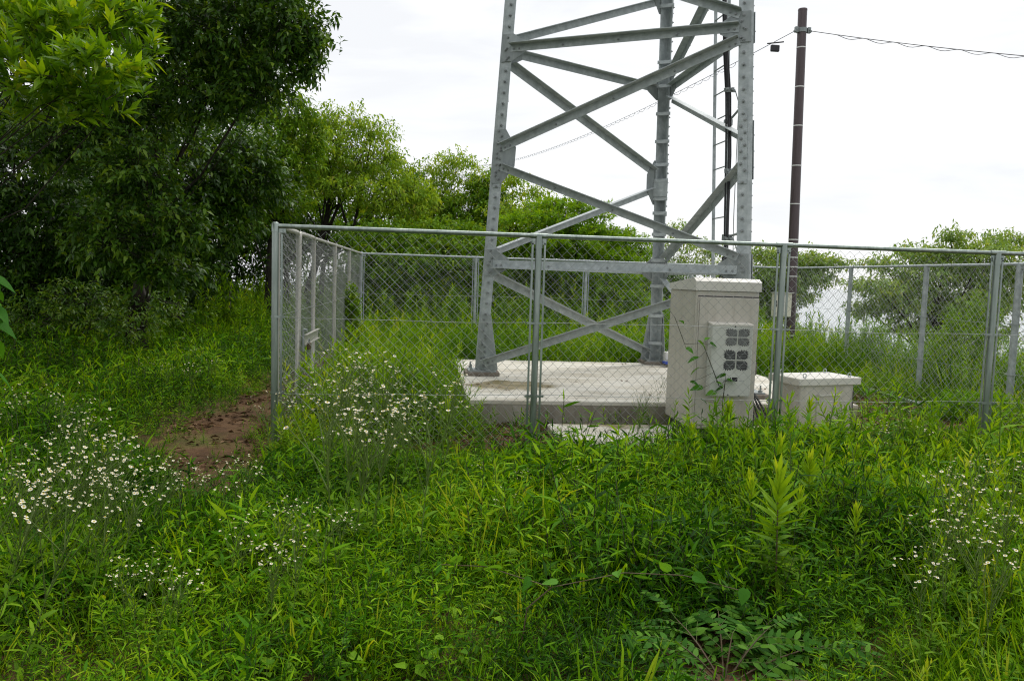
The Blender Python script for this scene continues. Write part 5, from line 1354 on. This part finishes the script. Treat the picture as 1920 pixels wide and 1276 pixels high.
# ------------------------------------------------------------------ trees and bushes: trunk (with limbs and twigs) and crown
def make_tree(key, name, label, cat, mat, bark, tr, per, L, wr, droop, up, twig=.30, k=7, spread=1.0, group=None, shell=.5, tint0=0.0, stiff=False, fork=.45, extra_trunks=(), limb=.22):
    T = TREES[key]
    bl = np.array(T['blobs'], float)
    tx, ty = T['trunk']
    z0 = float(gz(tx, ty)) - .06
    root = thing(name, label, cat, (tx, ty, z0), group=group)
    org = np.array([tx, ty, z0])
    B = bl[:, :3] - org; Rd = bl[:, 3:]
    zl = max(.25, float(np.percentile(B[:, 2], 20)))
    top = np.array([B[:, 0].mean() * .5, B[:, 1].mean() * .5, max(.3, B[:, 2].mean() * .9)])
    wood = MB()
    hf = top * fork
    wood.tube([(0, 0, -.05), (top[0] * .08 + .03, top[1] * .08, hf[2] * .5), tuple(hf)], [tr * 1.15, tr * .9, tr * .72], 9)
    wood.tube([tuple(hf), tuple(hf * .4 + top * .6 + rng.normal(0, .06, 3)), tuple(top)], [tr * .72, tr * .5, tr * .25], 7)
    for (ex, ey, lean, r_) in extra_trunks:
        e = np.array([ex, ey, -.05]); tgt = B[rng.integers(len(B))]
        wood.tube([tuple(e), tuple(e + np.array([lean * .2, 0, zl * .5])), tuple(e * .5 + tgt * .5 + np.array([lean * .3, 0, 0])), tuple(tgt)], [r_, r_ * .85, r_ * .6, r_ * .2], 7)
    A = Arr()
    S0, S1 = [], []
    for c, r in zip(B, Rd):
        st = hf * rnd(1, .75, 1.0)[0] if c[2] < top[2] else hf * .4 + top * .6 * rnd(1, .6, 1)[0]
        md = st * .5 + c * .5 + rng.normal(0, .10, 3) + np.array([0, 0, -.05 * np.linalg.norm(c - st)])
        rb = max(.009, tr * limb)
        if limb < .2 and (limb < .12 or rnd(1)[0] < .7): rb = .007
        wood.tube([tuple(st), tuple(st * .72 + md * .28 + rng.normal(0, .03, 3)), tuple(md), tuple(c * .8 + md * .2), tuple(c + r * rng.normal(0, .25, 3))], [rb, rb * .85, rb * .66, rb * .45, rb * .2], 6)
        area = r[0] * r[2] + r[0] * r[1] + r[1] * r[2]
        big = area > 3.0                                     # broad high canopy: fewer, larger sprays
        n = max(6, int(per * area * (.16 if big else 1)))
        u = unit(rng.normal(size=(n, 3)))
        rad = shell + (1.08 - shell) * np.sqrt(rnd(n)) + .10 * np.abs(rng.normal(size=n)) * (rnd(n) < .3)
        bump_ = 1 + .20 * np.sin(u[:, 0] * 5 + u[:, 2] * 7 + c[0] * 3) * np.cos(u[:, 1] * 6 + c[1]) + .16 * np.sin(u[:, 0] * 11 + c[2] * 5) * np.sin(u[:, 2] * 9 + u[:, 1] * 8)
        p = c + u * r * (rad * bump_)[:, None]
        d = unit(u * r / r.max() * .8 + np.array([0, 0, up]) + rng.normal(0, .45, (n, 3)))
        S0.append(c + (p - c) * .35 + rng.normal(0, .05, (n, 3))); S1.append(p)
        # leaves round each twig tip
        kk = k
        tpos = np.repeat(p, kk, 0); td = np.repeat(d, kk, 0)
        s = np.tile(np.linspace(0, 1, kk), n)
        base = tpos - td * (twig * (1 - s))[:, None]
        az = np.tile(np.arange(kk) * 2.399, n) + np.repeat(rnd(n, 0, 6.28), kk)
        ref = unit(np.cross(td, rng.normal(size=3))); ref2 = np.cross(td, ref)
        rdl = ref * np.cos(az)[:, None] + ref2 * np.sin(az)[:, None]
        ld = unit(td * (.55 + .5 * s)[:, None] + rdl * spread + rng.normal(0, .2, (n * kk, 3)) + (0 if stiff else np.array([0, 0, -droop * .5])))
        ln = unit(np.array([0, 0, 1.0]) + .55 * rng.normal(size=(n * kk, 3)) + (rdl * -.3))
        LL = L * (2.0 if big else 1.0) * rnd(n * kk, .6, 1.2)
        tint = np.clip(.12 + tint0 + .45 * np.repeat(rnd(n), kk) + .3 * rnd(n * kk) + .14 * s, 0, .97)
        tint = np.where(rnd(n * kk) < .008, 1.0, tint)
        V, F, tt = leaves(base, ld, ln, LL, LL * wr, tint, droop=droop)
        A.tri(V, F, tt)
    me = A.mesh('crown', [mat])
    link(me, 'crown', root, 'stuff')
    S0, S1 = np.concatenate(S0), np.concatenate(S1)
    sel = rnd(len(S0)) < .45
    V, F = sticks(S0[sel], S1[sel], .0045, .0015, 3)
    o_ = len(wood.v)
    wood.add(V, F, 0)
    wood.build('trunk', bark, root)
    return root

FG = 'trees at the forest edge left of the path'
make_tree('near', 'evergreen_tree', 'nearest tree, bright glossy rosettes of big leaves reaching out over the meadow', 'tree', M['l_glossy'], M['bark'], .11, 230, .125, .27, .05, .8, .07, 12, .95, FG, .35, .05, True, limb=.10)
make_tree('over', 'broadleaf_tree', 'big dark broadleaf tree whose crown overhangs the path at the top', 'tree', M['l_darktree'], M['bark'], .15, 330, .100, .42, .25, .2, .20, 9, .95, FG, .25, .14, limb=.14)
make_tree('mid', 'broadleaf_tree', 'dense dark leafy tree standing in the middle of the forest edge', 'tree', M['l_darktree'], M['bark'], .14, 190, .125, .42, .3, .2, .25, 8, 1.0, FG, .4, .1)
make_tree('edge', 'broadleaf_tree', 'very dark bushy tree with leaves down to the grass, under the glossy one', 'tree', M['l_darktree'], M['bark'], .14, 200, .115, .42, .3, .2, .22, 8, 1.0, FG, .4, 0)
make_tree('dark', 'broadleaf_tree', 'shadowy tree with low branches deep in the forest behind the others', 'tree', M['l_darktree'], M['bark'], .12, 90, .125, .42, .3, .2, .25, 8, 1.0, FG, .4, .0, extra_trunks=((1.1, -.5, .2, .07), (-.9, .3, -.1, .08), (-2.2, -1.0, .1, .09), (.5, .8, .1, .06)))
make_tree('light', 'cherry_tree', 'lighter green tree where the forest ends, just left of the fence corner', 'tree', M['l_midtree'], M['bark'], .11, 170, .125, .38, .35, .2, .25, 8, 1.0, FG, .4, .2)
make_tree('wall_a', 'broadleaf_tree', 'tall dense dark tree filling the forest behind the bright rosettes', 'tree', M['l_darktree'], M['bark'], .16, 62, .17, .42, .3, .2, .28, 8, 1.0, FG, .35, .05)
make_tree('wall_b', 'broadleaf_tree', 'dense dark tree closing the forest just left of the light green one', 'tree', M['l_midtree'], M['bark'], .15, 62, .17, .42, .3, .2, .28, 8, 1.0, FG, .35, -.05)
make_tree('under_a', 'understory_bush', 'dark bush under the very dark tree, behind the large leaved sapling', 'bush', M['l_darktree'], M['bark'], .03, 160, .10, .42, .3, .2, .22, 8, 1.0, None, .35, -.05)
make_tree('under_b', 'understory_bush', 'dark bush under the trees behind the meadow, near the bleached stake', 'bush', M['l_darktree'], M['bark'], .03, 130, .11, .42, .3, .2, .22, 8, 1.0, None, .35, -.05)
make_tree('back_a', 'bushy_tree', 'green tree farther back, filling the gaps under the spreading cherry tree', 'tree', M['l_midtree'], M['bark'], .10, 120, .15, .42, .3, .2, .28, 8, 1.0, None, .3, .1)
make_tree('back_b', 'bushy_tree', 'green tree farther back, filling the gaps under the flat layered tree', 'tree', M['l_midtree'], M['bark'], .10, 120, .15, .42, .3, .2, .28, 8, 1.0, None, .3, .1)
CG = 'cherry trees behind the compound'
make_tree('cherry_a', 'cherry_tree', 'spreading light green cherry tree with several dark leaning stems, behind the gate', 'tree', M['l_cherry'], M['bark'], .11, 165, .115, .40, .4, .15, .28, 7, 1.0, CG, .3, .05, extra_trunks=((.35, -.2, .6, .07), (-.45, .3, -.3, .07), (.9, .1, 1.4, .06)), fork=.55)
make_tree('cherry_b', 'cherry_tree', 'pale yellow green cherry tree right of the spreading one, its top below the tower gusset', 'tree', M['l_cherry'], M['bark'], .10, 150, .115, .42, .4, .15, .28, 7, 1.0, CG, .3, .1, extra_trunks=((.4, 0, .3, .06),))
make_tree('cherry_c', 'cherry_tree', 'thin yellow green cherry tree seen right behind the left tower leg', 'tree', M['l_cherry'], M['bark'], .08, 140, .11, .42, .4, .15, .28, 7, 1.0, CG, .2, .1)
make_tree('layered', 'layered_tree', 'bright green tree with flat layered branches in the middle of the tower', 'tree', M['l_layer'], M['bark'], .12, 300, .095, .38, .1, .35, .12, 8, 1.0, None, .2, .05, True)
make_tree('thicket_a', 'bushy_tree', 'dark green bushy tree behind the left end of the back fence', 'tree', M['l_midtree'], M['bark'], .09, 270, .115, .40, .35, .2, .25, 8, 1.0, None, .35, .12)
make_tree('thicket_b', 'bushy_tree', 'green bushy tree behind the back fence next to the left tower leg', 'tree', M['l_midtree'], M['bark'], .09, 270, .115, .40, .35, .2, .25, 8, 1.0, None, .35, .17)
make_tree('thicket_c', 'bushy_tree', 'low dark shrubby tree behind the back tower leg and tall cabinet', 'tree', M['l_darktree'], M['bark'], .08, 260, .11, .42, .3, .2, .22, 8, 1.0, None, .35, .1)
make_tree('thin', 'young_tree', 'slender young tree with sparse airy top between the back leg and the ladder', 'tree', M['l_hazed'], M['bark_pale'], .06, 110, .12, .42, .35, .2, .28, 7, 1.0, None, .2, .1)
make_tree('right_a', 'cherry_tree', 'tree with long drooping side branches directly behind the brown pole', 'tree', M['l_hazed'], M['bark'], .11, 190, .125, .40, .4, .1, .28, 7, 1.0, None, .3, .02)
make_tree('right_b', 'cherry_tree', 'wide layered tree with dark forked trunk beyond the right fence', 'tree', M['l_hazed'], M['bark'], .15, 185, .125, .40, .4, .12, .28, 7, 1.0, None, .3, .03, extra_trunks=((-.7, .1, -.5, .08), (.5, -.2, .4, .08)))
make_tree('shrub_far', 'bush', 'small round grey green bush at the foot of the pole tree', 'bush', M['l_hazed'], M['bark_pale'], .03, 150, .09, .42, .2, .2, .2, 7, 1.0, None, .3, 0)
make_tree('willow_w', 'willowy_bush', 'tall fresh green bush with narrow leaves beyond the right fence', 'bush', M['l_weed'], M['stemgreen'], .03, 330, .10, .17, .25, .9, .16, 9, .8, None, .3, .05)
make_tree('weed_w', 'bush', 'upright light green bush between the second and third posts of the right fence', 'bush', M['l_weed'], M['stemgreen'], .025, 330, .085, .22, .2, .8, .14, 8, .9, None, .3, .02)
make_tree('low_bush', 'low_bush', 'low dark green bush with fine leaves on the soil inside the right fence', 'bush', M['l_sasa'], M['stemgreen'], .02, 900, .06, .26, .1, .6, .08, 9, .9, None, .3, .15)
make_tree('left_bush', 'feathery_bush', 'low feathery bush hanging over the meadow at the forest edge', 'bush', M['l_darktree'], M['bark'], .03, 190, .075, .36, .2, .1, .22, 10, 1.0, None, .4, .25)
TREES['climber'] = dict(trunk=[.10, 5.45], blobs=[[.07, 5.42, .95, .11, .20, .30], [.08, 5.5, .5, .14, .26, .32], [.10, 5.7, .25, .18, .30, .22]])
make_tree('climber', 'climbing_plant', 'dark green creeper climbing a post of the left fence', 'creeper', M['l_midtree'], M['stemdark'], .012, 1500, .075, .45, .3, .1, .08, 6, 1.0, None, .3, .15)

# ------------------------------------------------------------------ countable plants: fleabane, goldenrod, vine, pinnate shrub, sapling
def fleabane_proto(nh, seed):
    """daisy fleabane, one metre-unit tall: stem, leaves, flower heads"""
    r0 = rng
    stem, leaf, fl = Arr(), Arr(), MB()
    top = np.array([r0.normal(0, .05), r0.normal(0, .05), .80])
    segs0, segs1 = [np.array([0, 0, -.04])], [top]
    tips = []
    for q in range(nh + 3):
        t = r0.uniform(.62, .98)
        b = top * t
        az = q * 2.399 + r0.uniform(-.4, .4)
        rr = r0.uniform(.05, .20)
        e = np.array([b[0] + rr * math.cos(az), b[1] + rr * math.sin(az), r0.uniform(.86, 1.02)])
        segs0.append(b); segs1.append(e); tips.append(e)
    V, F = sticks(np.array(segs0), np.array(segs1), .0036, .0016, 4); stem.quad(V, F, 0)
    n = 16
    t = np.linspace(.08, .85, n)
    base = top * t[:, None]
    d = ring_dirs(n, .35 + .4 * t)
    LL = .15 * (1.05 - .6 * t) * rnd(n, .8, 1.2)
    V, F, T = blades(base, d, unit(U3 + .3 * rng.normal(size=(n, 3))), LL, LL * .2, rnd(n), droop=rnd(n, .1, .4)); leaf.tri(V, F, T, 0)
    for e in tips:
        for sub in range(r0.integers(1, 3)):
            c = Vector(e + np.array([r0.normal(0, .02), r0.normal(0, .02), r0.normal(0, .012)]))
            up = Vector((r0.normal(0, .35), r0.normal(0, .35), 1)).normalized()
            a_ = up.cross(Vector((1, 0, 0))).normalized(); b_ = up.cross(a_)
            R_ = r0.choice((.007, .0095, .011, .0125, .014))
            k = 9
            rim = [c + (a_ * math.cos(2 * math.pi * i / k) + b_ * math.sin(2 * math.pi * i / k)) * R_ * (1 if i % 2 else .86) + up * .003 for i in range(k)]
            fl.add([c - up * .004] + rim, [(0, 1 + i, 1 + (i + 1) % k) for i in range(k)], 0)
            kk = 6
            yel = [c + (a_ * math.cos(2 * math.pi * i / kk) + b_ * math.sin(2 * math.pi * i / kk)) * R_ * .40 + up * .004 for i in range(kk)]
            fl.add([c + up * .009] + yel, [(0, 1 + i, 1 + (i + 1) % kk) for i in range(kk)], 1)
    return stem.mesh('stem', [M['stemgreen']]), leaf.mesh('leaves', [M['l_flea']]), fl
FPROTO = []
for s in range(6):
    a_, b_, c_ = fleabane_proto((6, 8, 5, 9, 7, 4)[s], s)
    o = c_.build('tmp', [M['petal'], M['yolk']]); me = o.data; me.name = 'flower_heads'; bpy.data.objects.remove(o)
    FPROTO.append((a_, b_, me))
FLAB = {'drift': 'white fleabane in the big drift of flowers beside the path',
        'path': 'white fleabane leaning over the near end of the dirt path',
        'gate': 'white fleabane among the weeds between gate and slab',
        'corner': 'white fleabane growing through the mesh at the fence corner post',
        'fore': 'white fleabane in the loose patch in the foreground bamboo grass',
        'low': 'white fleabane on its own in the dark grass nearest the camera',
        'right': 'white fleabane in the patch outside the last front fence post',
        'cabinet': 'white fleabane standing before the slab beside the tall cabinet',
        'pads': 'white fleabane between the front fence and the low pad',
        'box': 'white fleabane next to the seam side of the small cabinet',
        'meadow': 'white fleabane in the meadow beyond the big drift'}
FBY = {}
for tg, x, y, h, lean in FLEABANE: FBY.setdefault(tg, []).append((x, y, h))
def flab(tg, x, y, h):
    """says whether a plant is tall or short among its neighbours and which end of the patch it is at"""
    a_ = np.array(FBY[tg])
    if len(a_) < 5: return FLAB[tg]
    hs = 'tall ' if h > np.median(a_[:, 2]) else 'short '
    qy = (a_[:, 1] < y).mean()
    if len(a_) < 12: return hs + FLAB[tg]
    wh = ', nearest part' if qy < .25 else ', nearer half' if qy < .5 else ', farther half' if qy < .75 else ', farthest part'
    return hs + FLAB[tg] + wh
for q, (tg, x, y, h, lean) in enumerate(FLEABANE):
    if on_slab(np.array(x), np.array(y), .02): y = SY0 - .08
    z = float(gz(x, y))
    root = thing('daisy_fleabane', flab(tg, x, y, h), 'wildflower', (x - lean * h * .8, y, z), group='white daisy fleabanes')
    root.scale = (h - z * .5,) * 3
    root.rotation_euler = (random.gauss(0, .10), lean + random.gauss(0, .08), random.uniform(-.6, .6))
    st_, lf_, fl_ = FPROTO[q % 6]
    link(st_, 'stem', root); link(lf_, 'leaves', root); link(fl_, 'flower_heads', root, 'stuff')

def goldenrod_proto(nl, dry):
    A, S = Arr(), Arr()
    top = np.array([rng.normal(0, .03), rng.normal(0, .03), .92])
    V, F = sticks(np.array([[0, 0, -.05]]), top[None], .007, .003, 5); S.quad(V, F, 0)
    t = np.linspace(.10, 1, nl)
    base = top * t[:, None]
    d = ring_dirs(nl, np.where(t < .35, -.5, .30) + 1.0 * smooth(.55, 1, t))
    LL = (.25 - .09 * t ** 3) * rnd(nl, .8, 1.15) * np.where(t < .3, .8, 1)
    T = np.clip(np.where(t < dry, .05, .30) + .62 * t ** 1.6 + rnd(nl, -.1, .1), 0, 1)
    V, F, T = blades(base, d, unit(U3 + .25 * rng.normal(size=(nl, 3))), LL, LL * .17, T, droop=rnd(nl, .15, .5) * (1.15 - t), prof=((0, .4), (.3, 1), (.6, .8), (1, 0)))
    A.tri(V, F, T, 0)
    return S.mesh('stem', [M['stemred']]), A.mesh('leaves', [M['l_golden']])
GP = [goldenrod_proto(n, dd) for n, dd in ((92, .3), (78, .2), (104, .35), (70, .25))]
GO = 'tall leafy goldenrod shoots before the fence'
GL = {0: 'tallest goldenrod shoot, standing highest above the feathery shrub with withered lower leaves', 4: 'goldenrod shoot with yellow tip right before the tall cabinet',
      7: 'goldenrod shoot with yellow tip right before the small cabinet', 12: 'goldenrod shoot touching the right hand fence post'}
for q, (x, y, h) in enumerate(GOLDENROD):
    lab = GL.get(q) or ('leafy goldenrod shoot at the foot of the fence corner post' if x < .6 else 'leafy goldenrod shoot by the left end of the slab' if x < 1.9 else ('tall ' if h > .5 else 'medium ' if h > .39 else 'short ') + 'goldenrod shoot in the weeds ' + ('in front of the tall cabinet' if x < 3.9 and y > -1.2 else 'in front of the small cabinet' if y > -1.2 and x < 5.2 else 'near the last front fence post' if y > -1.2 else 'around the tallest shoot'))
    if y > 0 and y < .1: y = -.05
    root = thing('goldenrod', lab, 'weed', (x, y, float(gz(x, y))), random.uniform(0, 6.28), group=GO)
    root.scale = (h,) * 3
    root.rotation_euler = (random.gauss(0, .05), random.gauss(0, .05), random.uniform(0, 6.28))
    for me, nm in zip(GP[q % 4], ('stem', 'leaves')): link(me, nm, root)

def one_leaf(L, W, droop=.15):
    """a broad pointed leaf along +x with a heart base, folded on the midrib"""
    t = [(0, .0), (-.04, .35), (.15, .95), (.38, 1.0), (.65, .65), (1, 0)]
    mid = [(0, 0), (.15, 0), (.38, 0), (.65, 0), (1, 0)]
    b = MB()
    z = lambda u, s: -droop * L * u * u + abs(s) * W * .12
    for sg in (-1, 1):
        P = [(0, 0), (-.05, .36), (.15, .95), (.38, 1.0), (.65, .65), (1, 0), (.65, 0), (.38, 0), (.15, 0)]
        vs = [(u * L, sg * s * W / 2, z(u, s)) for u, s in P]
        fs = [(0, 1, 2, 8), (8, 2, 3, 7), (7, 3, 4, 6), (6, 4, 5)]
        b.add(vs, fs if sg > 0 else [f[::-1] for f in fs], 0, True)
    return b
def tinted(me, t):
    a = me.attributes.new('tint', 'FLOAT', 'FACE')
    a.data.foreach_set('value', np.full(len(me.polygons), t, np.float32))
# vine before the tall cabinet
t = thing('climbing_vine', 'wiry vine with broad green leaves twining up the fence before the tall cabinet', 'vine', (3.62, .20, .08))
org = Vector((3.62, .20, .08))
b = MB()
vl = [Vector(p) - org for p in VINE_LEAVES]
sp_ = [Vector((3.75, .2, .1)) - org, Vector((3.72, .16, .42)) - org, vl[10] + Vector((-.02, 0, 0)), vl[9] + Vector((-.03, 0, .01)), vl[2] + Vector((.05, .02, -.02)), vl[1] + Vector((-.01, .02, .03)), vl[0] + Vector((-.03, .02, .03)), vl[0] + Vector((-.09, .02, .10))]
b.tube(sp_, [.006, .005, .0045, .004, .0035, .003, .0025, .0015], 6)
for p in vl:
    c = min((s_ for s_ in [sp_[i].lerp(sp_[i + 1], k / 6) for i in range(len(sp_) - 1) for k in range(6)]), key=lambda s_: (s_ - p).length)
    b.tube([c, c.lerp(p, .6) + Vector((0, 0, -.01)), p], .0016, 4)
b.build('stem', M['stemdark'], t)
vm = []
for tt_ in (.3, .55, .8):
    o = one_leaf(1.0, .72, .2).build('leaf', M['l_vine'], t); tinted(o.data, tt_); vm.append(o.data); bpy.data.objects.remove(o)
for q, p in enumerate(vl):
    o = link(vm[q % 3], 'leaf', t)
    o.location = p; o.scale = (random.uniform(.075, .115),) * 3
    o.rotation_euler = (random.uniform(-.5, .7), random.uniform(.1, .7), random.choice((random.uniform(-.8, .8), random.uniform(2.3, 3.9))))
# pinnate shrub in the lower right
def pinnate(pairs, L, w):
    A = Arr()
    x = np.linspace(.22, .95, pairs) * L
    zz = -.35 * L * (x / L) ** 2
    base = np.concatenate([np.stack([x, 0 * x, zz], 1)] * 2 + [np.array([[L, 0, -.35 * L]])])
    d = np.concatenate([np.stack([.45 + 0 * x, 1 + 0 * x, -.25 + 0 * x], 1), np.stack([.45 + 0 * x, -1 + 0 * x, -.25 + 0 * x], 1), np.array([[1, 0, -.6]])])
    d = d + rng.normal(0, .12, d.shape)
    n = len(base)
    LL = w * rnd(n, .8, 1.15)
    V, F, T = blades(base, d, unit(U3 + .2 * rng.normal(size=(n, 3))), LL, LL * .44, np.clip(rnd(n, .15, .85), 0, 1), droop=.12, prof=((0, .5), (.3, 1), (.65, .8), (1, 0)))
    A.tri(V, F, T, 1)
    k = 4
    u = np.linspace(0, 1, k + 1) * L
    P = np.stack([u, 0 * u, -.35 * L * (u / L) ** 2], 1)
    V, F = sticks(P[:-1], P[1:], .0022, .0018, 4); A.quad(V, F, 0)
    return A
PM = [pinnate(p_, L_, w_).mesh('compound_leaf', [M['stemgreen'], M['l_pinnate']]) for p_, L_, w_ in ((6, .26, .062), (7, .30, .058), (5, .22, .066))]
PY = pinnate(5, .20, .055).mesh('compound_leaf', [M['stemred'], M['l_yellow']])
def shrub(label, c, stems, name='pinnate_shrub', yellow=0.0, s=1.0):
    z = float(gz(*c))
    t = thing(name, label, 'shrub', (c[0], c[1], z))
    for (az, ln, pitch) in stems:
        d = Vector((math.cos(az) * math.cos(pitch), math.sin(az) * math.cos(pitch), math.sin(pitch)))
        ln = ln * s
        P = [Vector((0, 0, -.03)) + d * (ln * u) + Vector((0, 0, -.25 * ln * u * u)) for u in (0, .25, .5, .75, 1)]
        b = MB(); b.tube(P, [.006 * s, .005 * s, .0045 * s, .0035 * s, .002 * s], 6); b.build('stem', M['stemred'], t)
        nl = max(5, int(ln / .042))
        for q in range(nl):
            u = .22 + .78 * q / (nl - 1)
            i = min(3, int(u * 4)); p = P[i].lerp(P[i + 1], u * 4 - i)
            o = link(PY if random.random() < yellow else PM[q % 3], 'compound_leaf', t)
            o.location = p
            sd_ = -1 if q % 2 else 1
            o.rotation_euler = (random.gauss(0, .25), random.gauss(-.28, .2), az + sd_ * random.uniform(.5, 1.15) * (1 if q < nl - 1 else .1))
            o.scale = (s * random.uniform(.8, 1.1),) * 3
    return t
shrub('spreading dark green shrub with feather shaped leaves in front of the goldenrods', (2.29, -3.62), [(2.6, .55, .6), (2.0, .52, .75), (1.3, .58, .7), (.7, .68, .6), (.1, .7, .55), (-.5, .6, .5), (3.2, .5, .5), (4.2, .42, .5), (5.2, .5, .5), (1.0, .36, 1.1), (2.9, .42, .9), (.4, .5, .9), (1.7, .62, .45), (2.3, .35, .3), (.2, .38, .3), (3.8, .35, .7), (5.7, .4, .6)], s=.70)
shrub('small sapling with yellowing feather leaves in the bamboo grass beside the feathery shrub', (1.10, -3.86), [(3.6, .34, .65), (.3, .30, .6), (-.4, .36, .35)], 'yellowing_sapling', .75, .62)
# runner with round leaves in front of the shrub
t = thing('trailing_runner', 'reddish runner with round pale green leaves trailing over the bamboo grass', 'vine', (1.55, -3.45, 0))
b = MB(); rp = [Vector(p) for p in ((-.30, .32, .26), (-.12, .16, .31), (.12, .02, .28), (.40, .03, .33), (.66, .10, .29), (.9, .05, .24))]
b.tube(rp, .0018, 6); b.tube([(0, 0, -.02), (.03, .02, .2), rp[2]], .003, 6); b.build('stem', M['stemred'], t)
for q in range(13):
    u = q / 12 * 4.99; i = int(u); p = rp[i].lerp(rp[i + 1], u - i)
    o = link(vm[1 + q % 2], 'leaf', t); o.location = p + Vector((0, 0, .012)); o.scale = (random.uniform(.045, .075),) * 3
    o.rotation_euler = (random.gauss(0, .5), random.gauss(.2, .4), random.uniform(0, 6.28))
# sapling with big leaves at the left picture edge
sx_, sy_ = -1.22, -1.80
t = thing('sapling', 'sapling with a few large bright leaves rising above the meadow in front of the forest', 'sapling', (sx_, sy_, float(gz(sx_, sy_))))
b = MB(); b.tube([(0, 0, -.03), (.03, .02, .5), (.0, .03, .95), (.08, .02, 1.36)], [.012, .009, .006, .003], 8); b.build('stem', M['stemgreen'], t)
for q, (z, az, s, rx) in enumerate(((1.36, .2, .15, .3), (1.34, -.7, .14, -.2), (1.24, .5, .15, .4), (1.20, -.4, .16, 0), (1.22, 2.5, .15, 0), (1.1, 3.6, .15, .2), (1.12, .0, .16, .2), (1.02, 1.4, .15, .1), (1.05, -1.3, .15, -.2), (1.3, 1.4, .14, .3), (.85, .5, .15, .1), (.8, 2.2, .15, 0))):
    o = link(vm[q % 3], 'leaf', t); o.location = (.06, .02, z); o.scale = (s, s * .8, s)
    o.rotation_euler = (rx, .45 + .25 * (q % 3), az)
# a bleached stake at the forest edge
t = thing('wooden_stake', 'thin bleached stake standing in the meadow at the forest edge', 'stake', (-2.6, 9.2, float(gz(-2.6, 9.2))))
b = MB(); b.prism([(-.018, -.018, -.1), (.018, -.018, -.1), (.018, .018, -.1), (-.018, .018, -.1)], (.05, 0, 1.15)); b.build('shaft', M['conc_side'], t)
